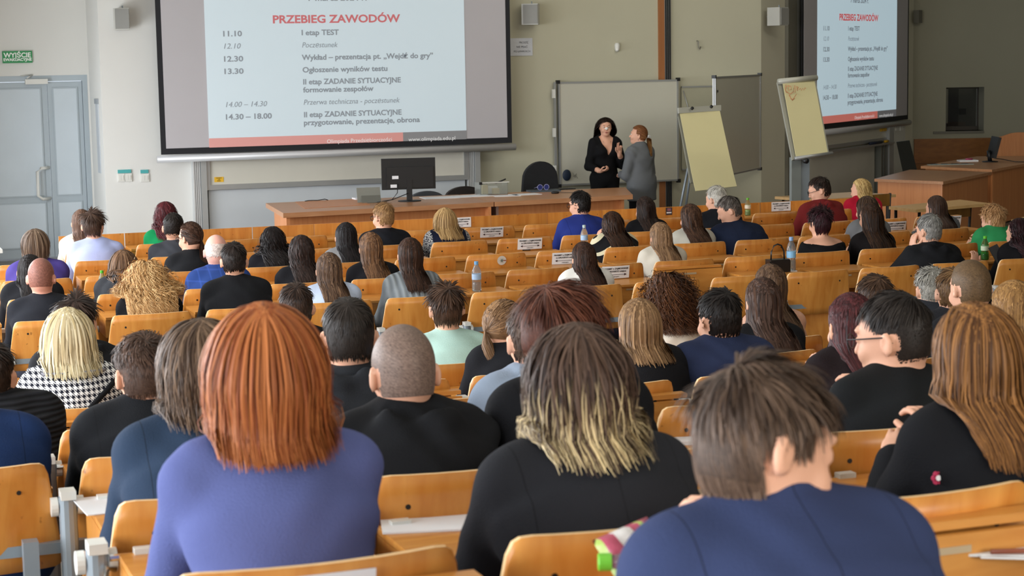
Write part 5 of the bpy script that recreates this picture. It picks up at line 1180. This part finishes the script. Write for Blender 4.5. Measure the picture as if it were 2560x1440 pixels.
# ------------------------------------------------------------------ the audience
D1,D2='1d1512','3a2a22'      # near-black hair
B1_,B2_='3a261b','6b4a34'    # brown
PEOPLE=[
# row, head px, crown px, hair, dark, light, garment, cloth, label, options
('A4',87,565,'bob','4a382c','8a7460','polo','4b3f86','person with a straight brown bob and white scarf in a purple jumper, far left',dict(f=1,L=.20,coll='e8e8ea',w=1.15)),
('A3',231,513,'mop','2f211b','5a4436','shirt','a9b2da','young man with bowl-cut brown hair in a lilac-blue shirt near the grey door',dict(yaw=-8)),
('A2',203,517,'long','4a342a','7a5c48','sweater','d9c8b4','girl with long brown hair in a cream jumper, behind the man in lilac-blue shirt',dict(f=1,yaw=10)),
('A2',413,493,'curls','3a1218','6a2a2e','sweater','12804a','woman with dark red curly hair and a bright green top at the left',dict(f=1)),
('A3',433,527,'crop','15110f','2e2622','shirt','3a3c42','man with cropped black hair in a charcoal shirt before the woman in bright green',dict(yaw=-10)),
('A4',474,549,'braid','2a1c16','54392a','suit','17181b','woman in glasses with a dark braid and black jacket, face turned left',dict(f=1,yaw=45,gl=1)),
('A5',539,587,'bald','c9b8b0','e2d8d2','suit',('plaid','27407c','33509a',14),'bald older man in a blue checked jacket with a brown strap',dict(strap='5a3a2c',skin='e0a898')),
('A6',583,595,'short','14100e','332722','suit','17181b','man with dark brown hair and black jacket between the bald man and the redhead',dict()),
('A4',681,554,'curls','0e0b0b','2a2120','sweater','15151a','woman with long curly black hair and glasses pushed up on her head',dict(f=1)),
('A5',752,580,'wavy','19110f','42302a','sweater','17171b','woman with wavy shoulder-length near-black hair, right of the one with curly black hair',dict(f=1)),
('A6',821,623,'long','3a2a22','7d6048','shirt','b9c6dc','small girl with straight brown hair and pale blue shirt collar',dict(f=1,L=.36)),
('B1',738,694,'short','1e1512','4b382d','hood','16171a','person with dark brown hair whose crown shows just behind the redhead',dict()),
('A4',864,549,'long','0f0d0e','262022','sweater','8a8a8c','woman with long straight black hair and a grey top',dict(f=1,L=.40)),
('A5',926,573,'long','4a3222','8a6444','top','16161a','woman with long straight light-brown hair in a black top, left of the grey cable jumper',dict(f=1,L=.42)),
('A6',1024,586,'long','20140f','4a3022','sweater',('rib','6a7074','858b8e',26),'woman with dark brown hair in a grey cable-knit jumper with a cream collar',dict(f=1,coll='e6dfc8',L=.36)),
('A3',957,498,'short','7d5c3c','b08a5c','sweater','14161c','sandy-haired man in glasses with a grey collar over a dark jumper',dict(yaw=28,gl=1,coll='9a9a98')),
('A3',1112,519,'bob','8a6a42','d8b47c','sweater',('sleeves','14182c','c9c8c4',60),'woman with a wavy blonde bob in navy with patterned white sleeves',dict(f=1,L=.27,w=1.0)),
('A3',1449,469,'short','0d0b0b','221c1a','suit','26347c','man with black hair in a royal blue suit before the presenter desk',dict(yaw=22,coll='e8e8ec',gl=1)),
('A4',1530,536,'wavy','22150f','4d3222','sweater',('stripe','141315','d8cfae',9),'girl in black jumper with cream stripes, hand raised into her dark brown hair',dict(f=1,arms='head',L=.32)),
('A5',1650,574,'long','5c4430','a07e5c','top','c9c2b4','girl with long light-brown hair just beyond the curly brown head',dict(f=1,L=.40)),
('A6',1458,598,'long','20140f','4b3024','shirt','e4e2dc','girl with dark brown hair and white collar left of the arrow sign',dict(f=1,L=.40)),
('A3',1612,485,'vlong','1a120f','3a2820','top','131316','woman with straight waist-length dark hair and black top below the main whiteboard',dict(f=1)),
('A4',1725,503,'wavy','2c1c14','5e4230','sweater','b9b6aa','woman with wavy brown hair and a pale grey jumper, left of the man in navy',dict(f=1)),
('A3',1790,457,'short','a8a49a','dedad0','suit','17191f','white-haired man in a dark jacket talking to his neighbour',dict(yaw=14)),
('A4',1822,482,'short','3f3833','77706a','suit','1b2338','grey-brown haired man in a navy jacket, face turned left towards the white-haired man',dict(yaw=55,pitch=-14,w=1.12,sl=-.25)),
('A3',2048,435,'short','1d1512','3d2d26','hood','6e2020','young man with dark hair and round glasses in a maroon jumper',dict(yaw=48,gl=1,pitch=-10)),
('A2',2152,441,'wavy','9a7a4a','dcc084','sweater','a3142c','blonde wavy-haired woman in a red jumper',dict(f=1,yaw=20,L=.30)),
('A5',2050,501,'curlbob','1a0f10','45202a','boat','101012','woman with short tousled black-magenta hair and bare neck in a black top',dict(f=1)),
('A4',2166,484,'bob','2a1c16','55402f','sweater','6f7072','person with brown hair almost hidden behind the very long dark hair',dict(f=1)),
('A5',2176,500,'vlong','20140f','48301f','top','1a1718','woman with very long straight dark brown hair spreading over her back',dict(f=1,L=.54,vol=.03)),
('A4',2340,512,'mid','2c1e18','523c30','sweater','5f6164','person with brown hair behind the grey-haired man',dict(f=1)),
('A6',2322,526,'short','5f5d5a','aaa8a2','hood','17181b','grey-haired man in a black hooded jacket with a hand at his chin',dict(arms='head',yaw=8,w=1.1)),
('A5',2483,496,'curlbob','9a7048','d2a878','sweater','2f8a52','older woman with puffy reddish-blonde curls in a green jacket',dict(f=1,yaw=14,dz=-.03)),
('A6',2548,546,'curls','1a0c10','3c1c22','sweater','131215','person with black-maroon hair in black holding a phone at the right border',dict(f=1,yaw=20,arms='phone')),
('A6',101,645,'buzz','7c5148','9a6a58','shirt','1e2026','man with a closely shaved reddish head in a black shirt, left side',dict(skin='d99c88')),
('A5',75,642,'mid','0f0d0d','241d1b','suit','17181c','person with smooth black hair and dark jacket hidden behind the shaved head',dict(f=1)),
('A5',307,618,'bob','4a3426','87664a','hood','34363a','person with a light-brown bob in a dark grey jacket behind the big blonde curls',dict(f=1,L=.22)),
('A6',365,626,'bigcurls','a67844','e8c48e','suit','141416','woman with very big golden-blonde curls in a black coat',dict(f=1)),
('B1',188,718,'mop','1c1411','43322a','hood','1a1b1e','young man with dark tousled hair partly hidden by the platinum bob',dict()),
('B2',166,756,'bob','b8a67c','efe4c4','suit',('hound','1a1c28','dcdcdc',48),'woman with a platinum blonde bob in a houndstooth coat with grey collar',dict(f=1,L=.27,vol=.04,bigcoll='7d7d84',strap='16171a',w=1.05)),
('B4',356,803,'curlyshort','2c201a','6a5042','suit','17191d','young man with a curly undercut and visible ear in a black jacket',dict(yaw=12)),
('B5',500,775,'shag','3c2c22','7c6450','suit','26354a','person with layered brown hair in a slate-navy blazer left of the redhead',dict(f=0,L=.23)),
('B6',655,728,'bob','7e3c1c','c27a46','top','535b8c','woman with a smooth copper-red bob in a violet-blue top, front left',dict(f=1,L=.262,vol=.046,w=1.08)),
('B4',868,722,'short','15110f','38302b','hood','24262a','young man with short black-brown hair left of the shaved head',dict()),
('B5',1004,811,'buzz','6a5850','8a766a','hood','17181b','young man with a buzz cut and prominent ears in a black hoodie',dict(yaw=6)),
('B1',1113,690,'mop','2a1c15','5f4636','top','b5d6cc','young man with tousled brown hair in a mint green shirt',dict(roll=0)),
('B2',1262,760,'tail','5c432e','9a7754','top','1a1b1f','young woman with light-brown tied hair and a small earring, left of the auburn quiff',dict(f=1,yaw=-62)),
('B5',1405,665,'quiff','3c1e16','7c4a36','suit','15161a','young man with a voluminous auburn quiff and glasses, face turned right',dict(yaw=-76,gl=1,pitch=-6,hs=1.06)),
('B4',1330,735,'short','2e211b','5e4838','hood','8794a6','person in a light blue hooded top hidden behind the auburn quiff',dict()),
('B6',1440,782,'shag','30221d','6a5346','suit','232429','person with brown layered hair with bleached blonde tips in a black blazer',dict(f=0,tip='f0d8a6',L=.245,vol=.032,tipz=-.02)),
('B1',1672,651,'bigcurls','2a170f','6a4226','shirt','d9cfc0','person with a big round mass of brown curls in a cream blouse',dict(f=1,L=.30,vol=.075)),
('B3',1597,762,'long','5f452e','a98660','top','17181c','girl with long light-brown hair bent forward, left of the man with black hair',dict(f=1,L=.24)),
('B3',1797,706,'short','0e0b0b','28211e','sweater','2a3350','man with neat black hair seen from behind, centre right',dict(yaw=10)),
('B1',1925,650,'long','3a2920','6e543e','off','121214','woman with parted brown hair in a black off-the-shoulder top',dict(f=1)),
('B2',1905,682,'vlong','2a1c17','584034','top','17181b','woman with long straight dark brown hair in front of the off-the-shoulder top',dict(f=1)),
('B2',2186,672,'short','2a1c16','5c4432','hood','1c1d20','person with tousled brown hair behind the dark red hair at the right',dict()),
('B4',2128,722,'vlong','2a1114','5a2a2c','top','1c1416','woman with long dark burgundy hair left of the man with an undercut',dict(f=1)),
('B1',2328,656,'curlyshort','6c6a64','b4b0a6','shirt','2a2c32','person with grey curly hair and visible ear, right side',dict(yaw=-15)),
('B2',2383,655,'short','4a3422','84643f','shirt','2b2d33','person with light-brown hair and thin glasses right of the grey curls',dict(yaw=-20,gl=1)),
('B3',2425,649,'buzz','54402c','6f5a3f','hood','1b1c20','person with very short olive-brown hair right of the thin glasses',dict()),
('B4',2535,686,'long','6a4a2a','b08650','sweater','4a3f3a','person with dark blonde hair at the right border behind the long brown-blonde hair',dict(f=1)),
('B5',2232,705,'fade','1a1513','3c3531','top','17191b','young man with an undercut and black glasses, face turned left, in black',dict(yaw=42,gl=1,hs=1.04)),
('B6',2440,731,'vlong','4a2e1a','a87440','sweater','15161a','woman with very long brown-blonde hair in a black jumper embroidered with small flowers',dict(f=1,L=.33,vol=.035,roll=-6,flower=1)),
('B7',1915,830,'mop','2c201a','705a4b','suit','323c5e','young man in a navy blazer in the foreground right, ear and cheek showing',dict(yaw=-84,coll='e6e8ee',hs=1.0,w=1.06,pitch=-8,roll=-10,fadec=.35)),
('B3',-25,930,'short','1c1512','3a2c24','sweater',('ribh','0e0f12','25262b',60),'person in a black ribbed jumper cut by the left border',dict(w=1.12)),
('B4',-110,900,'short','1c1512','3a2c24','suit','1f3560','person in a blue blazer cut by the left border',dict(w=1.12)),
]
PL=[]
for i,(row,px,top,st,c1,c2,gk,gc,lb,o) in enumerate(PEOPLE):
    fem=bool(o.get('f')); hs=o.get('hs',1.0)*(.97 if fem else 1.0); Yb=ROWY[row]; fz=ROWT[row]-.84; s=.93 if fem else 1.0
    ht={'short':.03,'crop':.018,'mop':.045,'fade':.03,'quiff':.05,'buzz':.004,'bald':.0,'curlyshort':.04,'bigcurls':.075,'curlbob':.06,'curls':.04}.get(st,.024)
    phi=R(10); drop=0
    for it in range(6):
        L=.47*s; yh=Yb+.17+L*math.sin(phi)+.022; P=atY(px,top,yh); need=P[2]-fz-.555-.165-.108*hs-ht
        c=need/L
        if c>.996: s*=min(1.2,c/.990); phi=R(6)
        elif c<math.cos(R(38)): phi=R(38); s=max(.82,s*c/math.cos(R(38)))
        else: phi=math.acos(c)
    drop=max(0,.47*s*math.cos(phi)-need)
    X=P[0]-o.get('sl',0)*(.47*s+.15); dz=fz
    OCC.setdefault(row,[]).append(X); PL.append((X,Yb,fz,phi,s,hs,drop))
def build_audience():
    for i,((row,px,top,st,c1,c2,gk,gc,lb,o),(X,Yb,fz,phi,s,hs,drop)) in enumerate(zip(PEOPLE,PL)):
        fem=bool(o.get('f')); near=row in('B4','B5','B6','B7') and px>-20 and lb.find('hidden behind')<0
        aim=-math.atan2(5.8-X,21-Yb)*.55; hy=aim+R(o.get('yaw',0)); drp=min(drop,.05)
        J=seated(fem,s,phi,hy,R(o.get('pitch',0))-phi*.25,R(o.get('roll',0)),hs=hs,w=(.90 if fem else 1.0)*o.get('w',1),seed=i*1.7+.3,arms=o.get('arms','desk'),drop=drp,sl=o.get('sl',0))
        ex={k:o[k] for k in('L','vol','curl','top','fadec','grow','tipz') if k in o}
        gar=dict(GAR[gk]); skin=skinmat(o.get('skin','dba78c'))
        near=2 if near and row=='B4' else near
        r=build_person(J,lb,near,skin,gar,(suitcloth(gc,0) if gk=='suit' and isinstance(gc,str) else fabric(gc)),fabric(('1c2233','22252c','2c2f3a','1a1a1c')[i%4]),(st,c1,c2,o.get('tip'),ex),loc=(float(X),float(Yb+.17),float(fz)),collar=o.get('coll'),glass=(BLACK if o.get('gl') else None))
        C=J['C7']
        if row=='A6' and px==2548:
            pass
        if o.get('strap'):
            pts=[]
            for t in np.linspace(0,1,10): pts.append((C[0]+.16-.34*t,0,C[2]-.02-.36*t+.05*math.sin(t*3.1)))
            # press the strap onto the back
            P=np.array(pts,np.float32); P[:,1]=C[1]-.3
            for _ in range(30):
                d=F_gar(P.T,J); P[:,1]+=np.maximum(d-.004,-.01)*.8
            bm=bmesh.new(); addtube(bm,[tuple(p) for p in P],.011,8,0,1); link('bag_strap',bm_mesh('bag_strap',bm,fabric(o['strap']),True),r)
        if o.get('bigcoll'):
            def fc(p):
                z=p[2]-(C[2]+.02)+.25*(p[1]-C[1]); rho=np.sqrt((p[0]-C[0])**2*.75+(p[1]-C[1]-.01)**2); a=np.abs(F_gar(p,J)-.012)-.008; a=smax(smax(a,rho-.150,.01),p[2]-(C[2]+.035),.01); b=np.sqrt(np.maximum(np.abs(rho-.072-np.maximum(-z,0)*.5)-.004,0)**2+np.maximum(np.abs(z)-.03,0)**2)-.006; return smax(a,-(rho-.055),.01)
            xs=axis([(C[0]-.18,C[0]+.18,.010)]); ys=axis([(C[1]-.18,C[1]+.18,.010)]); zs=axis([(C[2]-.16,C[2]+.09,.010)]); q=nets(xs,ys,zs,fc((xs[:,None,None],ys[None,:,None],zs[None,None,:])),fc)
            if q: link('coat_collar',np_mesh('coat_collar',q[0],q[1],fabric(o['bigcoll'])),r)
        if o.get('flower'):
            rg=random.Random(3)
            for k in range(7):
                P=np.array([[C[0]-.09-rg.uniform(0,.13),C[1]-.3,C[2]-.07-rg.uniform(0,.22)]],np.float32)
                for _ in range(30): P[:,1]+=np.maximum(F_gar(P.T,J)-.001,-.01)*.8
                if not -.02<float(F_gar(P.T,J)[0])<.02 or P[0,1]>C[1]+.05: continue
                f=bmesh.new(); 
                for q in range(6):
                    a=q*1.047; addtube(f,[(P[0,0]+.009*math.cos(a),P[0,1]-.002,P[0,2]+.009*math.sin(a)),(P[0,0]+.009*math.cos(a),P[0,1]+.002,P[0,2]+.009*math.sin(a))],.006,8,0)
                addtube(f,[(P[0,0],P[0,1]-.004,P[0,2]),(P[0,0],P[0,1]+.002,P[0,2])],.006,8,1)
                link('embroidered_flower',bm_mesh('embroidered_flower',f,[mat('thread_pink','#b02a52',.8),PAPER]),r)
# ------------------------------------------------------------------ the two women standing at the desk
def standing(fem,h,hy,hp,hr,seed,w=.92):
    k=h/1.715; J=dict(fem=fem,seed=seed,hs=.97,w=w,g=.93,L=.49*k); J['P']=f3((0,0,.955*k)); J['u']=f3((0,.04,1)); J['u']/=np.linalg.norm(J['u']); C=J['P']+J['u']*J['L']; J['C7']=C
    J['S']=[C-J['u']*.055+f3((s*.150,.01,0)) for s in (-1,1)]; J['nr']=.046; J['hc']=C+f3((0,.03,.160)); J['HR']=rotm(hy,hp,hr)
    J['H']=[f3((s*.09,0,.90*k)) for s in (-1,1)]; J['K']=[f3((s*.095,.02,.50*k)) for s in (-1,1)]; J['A']=[f3((s*.10,-.02,.095)) for s in (-1,1)]; J['T']=[f3((s*.12,.15,.04)) for s in (-1,1)]
    return J
def women():
    Y1=20.98; P=atY(1510,292,Y1); h=P[2]-.03
    J=standing(True,h,R(-14),R(-4),0,1.1); S=J['S']
    # her right arm (local +x) low with an open hand, left arm raised, finger up
    J['E']=[S[0]+f3((-.075,.02,-.27)),S[1]+f3((.07,.0,-.27))]; J['Wr']=[J['E'][0]+f3((.10,.14,.15)),J['E'][1]+f3((-.07,.21,-.05))]
    J['HD']=[(.12,.25,1),(-.5,.6,.1)]; J['HU']=[(.1,-1,.2),(0,.2,-1)]
    r=build_person(J,'standing woman with long dark hair, black cardigan and white nose plaster, finger raised',True,skinmat('dba78c'),dict(kind='crew',t=.013,sl=.55,wr=.003,hem=.26,v=.20),fabric('131315'),fabric('141416'),('wavy','140e0c','3a2922',None,dict(L=.40,vol=.050,hl=.40,pk=.45,adh=.10,grow=.40)),hands=('point','hold'),rz=R(178),loc=(float(P[0]),Y1,0))
    face_details(J,r,plaster=True)
    c=J['C7']; tube('necklace',[(c[0]+.05,c[1]+.075,c[2]-.02),(c[0]+.03,c[1]+.105,c[2]-.09),(c[0],c[1]+.118,c[2]-.15),(c[0]-.03,c[1]+.105,c[2]-.09),(c[0]-.05,c[1]+.075,c[2]-.02)],.0015,CHROME,r,5)
    w=J['Wr'][1]; tube('bracelet',[(w[0]+.028*math.cos(t),w[1]-.01,w[2]+.028*math.sin(t)) for t in np.linspace(0,6.283,13)],.003,CHROME,r,5)
    Y2=20.32; P=atY(1603,317,Y2); h=P[2]-.025
    J=standing(True,h,R(38),R(6),0,2.3,w=.90); S=J['S']
    J['E']=[S[0]+f3((-.07,.03,-.27)),S[1]+f3((.06,.03,-.27))]; J['Wr']=[J['E'][0]+f3((.12,.19,.0)),J['E'][1]+f3((-.13,.18,.0))]
    r=build_person(J,'standing woman with a blonde-brown ponytail and grey cardigan, seen from behind, face turned left',True,skinmat('dba78c'),dict(kind='crew',t=.018,sl=.97,wr=.003,hem=.22,long=1),fabric('66696c'),fabric('16171a'),('tail','6b3a24','a8794c','c8a066',dict(L=.23,tie=(0,-.115,-.02),tip0=.40,rad=.036,hl=.45)),rz=R(22),loc=(float(P[0]),Y2,0),collar='e2e0dc')
    face_details(J,r,brow='#6b4a30')
    Rm=J['HR'].astype(float); hc=J['hc'].astype(float); e=(np.array([-.083,-.01,-.062])@Rm.T)+hc; bm=bmesh.new(); bmesh.ops.create_uvsphere(bm,u_segments=8,v_segments=6,radius=.006,matrix=Matrix.Translation(e)); link('earring',bm_mesh('earring',bm,CHROME,True),r)
    t=(np.array([0,-.130,-.02])@Rm.T)+hc; tube('hair_tie',[(t[0]+.02*math.cos(a),t[1],t[2]+.02*math.sin(a)) for a in np.linspace(0,6.283,13)],.006,PAPER,r,6)
# ------------------------------------------------------------------ small things on desks and seats
def onback(row,px,py):
    """frame on the rear face of the seat back hit by a pixel"""
    Y=ROWY[row]; T=ROWT[row]; flat=row=='A1'
    for _ in range(3):
        P=atY(px,py,Y)
        n=int(math.floor((P[0]-ROWX[row]+.03)/PP)); lx=P[0]-ROWX[row]-PP*n; lz=P[2]-(T-.84)
        yy=-.013 if flat else back_y(min(max(lx/.48,0),1),lz); Y=ROWY[row]+yy
    return P,n,Y
def sign(row,px,py,lb,cut=None):
    P,n,Y=onback(row,px,py); tl=0 if row=='A1' else R(9.5); w,h=.215,.092
    e=empty('paper_sign',(P[0],Y-.004,P[2]),label=lb,cat='sign',group=None); e.rotation_euler=(tl,0,0)
    bm=bmesh.new(); N=6; 
    cu=0 if row=='A1' else .0085
    f=[]
    for i in range(N+1):
        x=-w/2+w*i/N; yy=-.001-cu*(1-(2*i/N-1)**2)*.6; f.append([bm.verts.new((x,yy+d,z)) for d in (0,-.0012) for z in (-h/2,h/2)])
    for a,b in zip(f,f[1:]):
        bm.faces.new((a[2],b[2],b[3],a[3])); bm.faces.new((a[0],a[1],b[1],b[0])); bm.faces.new((a[1],a[3],b[3],b[1])); bm.faces.new((a[0],b[0],b[2],a[2]))
    for a in (f[0],f[-1]): bm.faces.new((a[0],a[2],a[3],a[1]))
    link('sheet',bm_mesh('sheet',bm,PAPER),e)
    IK=mat('ink_dark','#4a4d52'); IK2=mat('ink_black','#24262a',.8,var=0)
    yv=-.0035-cu*.6
    text('lettering','PROSIMY o ZAJMOWANIE',.0165,IK2,e,(0,yv,.022),align='CENTER',bold=.0004); text('lettering','co DRUGIEGO miejsca',.0165,IK2,e,(0,yv,.002),align='CENTER',bold=.0004); text('lettering','DZIĘKUJEMY',.010,IK,e,(0,yv,-.036),align='CENTER')
    bm=bmesh.new(); addbox(bm,(-.07,yv-.0005,-.0185),(.07,yv,-.0155))
    for s in (-1,1):
        v=[bm.verts.new((s*.085,yv-.0006,-.017)),bm.verts.new((s*.066,yv-.0006,-.008)),bm.verts.new((s*.066,yv-.0006,-.026))]; bm.faces.new(v)
    link('double_arrow',bm_mesh('double_arrow',bm,mat('arrow_ink','#3a2024',.8,var=0)),e)
def sticker(row,px,py,lb,kind):
    P,n,Y=onback(row,px,py); e=empty('sticker',(P[0],Y-.003,P[2]),label=lb,cat='sticker'); e.rotation_euler=(0 if row=='A1' else R(9.5),0,0)
    if kind=='round':
        bm=bmesh.new(); addtube(bm,[(0,0,0),(0,-.002,0)],.036,24); link('disc',bm_mesh('disc',bm,mat('sticker_white','#cfcdc4',.7)),e)
        bm=bmesh.new(); 
        for k in range(6): a=k*1.047; addtube(bm,[(0,-.003,0),(.016*math.cos(a),-.003,.016*math.sin(a))],.0022,5)
        link('flower_print',bm_mesh('flower_print',bm,mat('print_green','#5d6a5c',.8)),e); box('red_mark',(.012,-.003,-.004),(.034,-.002,.003),mat('print_red','#9a3a2c',.8),e,0)
    elif kind=='black': box('label',(-.035,-.002,-.014),(.035,0,.014),mat('label_black','#181414',.6),e,.004); text('lettering','LIDER',.014,PAPER,e,(0,-.0028,-.005),align='CENTER')
    elif kind=='dark': box('label',(-.033,-.002,-.036),(.033,0,.036),mat('label_dark','#3a3236',.6),e,.002); box('pink_print',(-.018,-.003,.002),(.02,-.002,.028),mat('print_mauve','#8a5a6a',.7),e,0); box('white_print',(-.026,-.003,-.02),(.026,-.002,-.008),PAPER,e,0)
    else: box('label',(-.082,-.003,-.03),(.082,-.001,.03),mat('label_pale','#d6dae4',.6),e,.002)
def bottle(row,px,lb,h=.21,r=.032,cap='#6fa8d8',body='#dfe8ee',label_='#a9c6e6',yoff=-.22,liq=None,juice=False):
    Y=ROWY[row]+yoff; z=leaf_z(row); P=atZ(px,700,z); 
    for _ in range(4):
        x,y=proj((P[0],Y,z)); P=np.array([P[0]+(px-x)/300.,Y,z])
    e=empty('drink_bottle',(P[0],Y,z),label=lb,cat='bottle'); CL=mat('bottle_clear'+body,body,.06,trans=.9,var=0)
    k=h/.21
    pr=[(r*.8,0),(r,.006),(r,.06*k),(r*.93,.065*k),(r,.07*k),(r,.14*k),(r*.75,.165*k),(r*.42,.185*k),(r*.40,.195*k)]
    if juice: pr=[(r*.8,0),(r,.006),(r*.95,.05*k),(r*.8,.08*k),(r*1.0,.12*k),(r*.8,.155*k),(r*.45,.18*k),(r*.42,.195*k)]
    bm=bmesh.new(); lathe(bm,pr,18); link('bottle_body',bm_mesh('bottle_body',bm,CL,True),e)
    bm=bmesh.new(); lathe(bm,[(r*.45,.19*k),(r*.46,.21*k),(r*.40,.213*k)],14); link('bottle_cap',bm_mesh('bottle_cap',bm,mat('cap'+cap,cap,.4)),e)
    bm=bmesh.new(); lathe(bm,[(r*1.02,.085*k),(r*1.02,.125*k)],18); link('bottle_label',bm_mesh('bottle_label',bm,mat('lab'+label_,label_,.5)),e)
    bm=bmesh.new(); lathe(bm,[(r*.75,.004),(r*.92,.01),(r*.92,.07*k)],16); link('liquid',bm_mesh('liquid',bm,mat('liquid'+(liq or 'w'),liq or '#e6eef2',.05,trans=.85 if not liq else .3,var=0)),e)
    return e
def paper(row,px,py,w,d,rz,lb,n=1,name='paper_sheets',m=PAPER):
    z=leaf_z(row); P=atZ(px,py,z); o=box(name,(-w/2,-d/2,0),(w/2,d/2,.0015*n),m,None,.0004,(P[0],P[1],z+.0005)); o.rotation_euler=(0,0,R(rz)); return tag(o,lb,'paper')
def smalls():
    for a in (('A1',1150,556,'white arrow sign on the foremost row, right of the blonde bob'),('A2',1229,580,'white arrow sign on the seat right of the blonde bob'),('A3',1324,609,'white arrow sign above a small black label'),
              ('A4',1412,645,'white arrow sign half hidden by dark-haired girl'),('A5',1538,680,'white arrow sign nearest the curly brown head, above the auburn quiff'),('A1',1952,516,'white arrow sign on the foremost row left of the man in maroon'),
              ('A3',2238,566,'white arrow sign right of the very long dark hair'),('A3',2376,552,'white arrow sign right of the grey-haired man')): sign(*a)
    sticker('A4',1254,651,'round white sticker with a flower print on a seat back','round'); sticker('A3',1316,622,'small black label under an arrow sign','black'); sticker('A1',1672,528,'small square dark sticker on the foremost row beneath the main whiteboard','dark'); sticker('B6',815,1474,'pale blue-white label at the bottom edge of the nearest left seat back','pale')
    bottle('A5',1192,'water bottle with a pale blue cap right of the tousled brown hair',.205)
    bottle('A4',257,'green-capped drink bottle before the big blonde curls',.17,.027,'#4fae2a','#bfe0c8','#3aa58a',-.25,'#4fb08e',True)
    bottle('A1',1871,'green-capped juice bottle on the foremost desk right of the man in navy',.17,.03,'#5fae2c','#cfe0c0','#d8d0b8',-.15,'#9ab86a',True)
    bottle('A5',1978,'water bottle with a blue cap beside the black handbag',.25,.034,'#7f9fc8','#dfe6ea','#7fb4d8',-.2)
    bottle('A5',2462,'green juice bottle beside the woman in green',.18,.031,'#5fc02c','#8fd08a','#cfe0c0',-.25,'#3f9a3a',True)
    bottle('A3',1461,'bottle with a pale cap peeking up behind the dark-haired girl',.205,.03,'#b8ccc8')
    # handbag
    z=leaf_z('A5'); Y=AY[4]-.20; P=atY(1944,660,Y); e=empty('handbag',(P[0],Y,z),label='small black handbag with a ring handle beside a water bottle',cat='bag'); LT=mat('bag_leather','#121214',.35)
    bm=bmesh.new(); addprism(bm,[(-.085,-.04),(.085,-.04),(.075,.04),(-.075,.04)],0,.085); link('bag_body',bm_mesh('bag_body',bm,LT,bevel=.02),e); box('flap',(-.078,-.046,.045),(.078,.044,.095),LT,e,.01)
    tube('handle',[(-.055,0,.09),(-.052,0,.15),(-.03,0,.195),(0,0,.205),(.03,0,.195),(.052,0,.15),(.055,0,.09)],.006,LT,e,8)
    # phone
    Y=AY[5]+.42; P=atY(2494,637,Y); o=box('mobile_phone',(-.036,-.005,-.075),(.036,.005,.075),BLACK,None,.004,tuple(P)); o.rotation_euler=(R(-25),R(-24),R(-15)); tag(o,'black mobile phone held at the right border','phone')
    # papers
    paper('B5',1118,1300,.30,.21,-14,'white handout sheets on the desk between redhead and black blazer',3)
    paper('B4',270,1262,.15,.20,4,'white sheet on the desk left of the slate-navy blazer',2)
    paper('B4',1742,1106,.14,.08,-20,'folded white paper on the desk behind the tousled foreground head',8)
    paper('B6',2440,1350,.30,.24,-28,'large white sheet on the desk at the lower right',3); paper('B6',2590,1372,.21,.16,-30,'white sheet at the lower right border',2)
    paper('A5',1976,678,.08,.06,0,'small white paper beside the black handbag',3)
    z=leaf_z('B6'); P=atZ(2575,1392,z); o=tube('ballpoint_pen',[(P[0]-.07,P[1]+.02,z+.012),(P[0]+.06,P[1]-.02,z+.012)],.005,mat('pen_rust','#8a4a34',.4),None,8); tag(o,'rust-coloured pen at the lower right border','pen')
    # snack bag and green cap bottle on the nearest desk
    Yb=ROWY['B6']-.15; Pz=atY(1572,1392,Yb); e=empty('snack_bag',(Pz[0],Yb,Pz[2]),label='crumpled red and white snack bag beside the navy blazer sleeve',cat='snack bag')
    e.rotation_euler=(R(48),R(-12),R(12)); e.scale=(.52,.62,.8)
    bm=bmesh.new(); nx,ny=14,10; top=[];bot=[]
    for i in range(nx+1):
        for j in range(ny+1):
            u,v=i/nx*2-1,j/ny*2-1; t=max(0,(1-u**4)*(1-v**4))**.6; q=.028*t+.004*math.sin(9*u+4*v)*t; top.append(bm.verts.new((u*.11,v*.07,.03+q))); bot.append(bm.verts.new((u*.11,v*.07,.03-.027*t)))
    for i in range(nx):
        for j in range(ny):
            a=i*(ny+1)+j; f=bm.faces.new((top[a],top[a+ny+1],top[a+ny+2],top[a+1])); f.material_index=1 if (3<i<8) else (2 if i%5==0 else 0); bm.faces.new((bot[a],bot[a+1],bot[a+ny+2],bot[a+ny+1]))
    link('bag_foil',bm_mesh('bag_foil',bm,[mat('foil_raspberry','#b04a62',.3),mat('foil_white','#dcd8d6',.3),mat('foil_lime','#a8c060',.3)],True),e)
    text('lettering','snack',.03,mat('foil_red','#a8283c',.4),e,(-.03,-.01,.060),rot=(0,0,0),bold=.001) if False else None
    P=atY(1500,1408,ROWY['B6']-.21); o=empty('drink_bottle',(P[0]+.02,P[1],P[2]),label='bottle lying on its side with a bright green cap at the lower edge',cat='bottle'); o.rotation_euler=(0,R(90),R(-20))
    bm=bmesh.new(); lathe(bm,[(.011,.0),(.012,.01),(.020,.04),(.024,.06),(.024,.16),(.018,.17)],16); link('bottle_body',bm_mesh('bottle_body',bm,mat('bottle_clear#dfe8ee','#dfe8ee'),True),o); bm=bmesh.new(); lathe(bm,[(.013,-.022),(.0145,-.02),(.0145,.0)],16); link('bottle_cap',bm_mesh('bottle_cap',bm,mat('cap_bright_green','#74c63a',.4)),o)
    # aisle-side crank at the lower left: chrome loop on the post
front_stuff(); boards(); right_side(); build_seats(); build_audience(); women(); smalls()
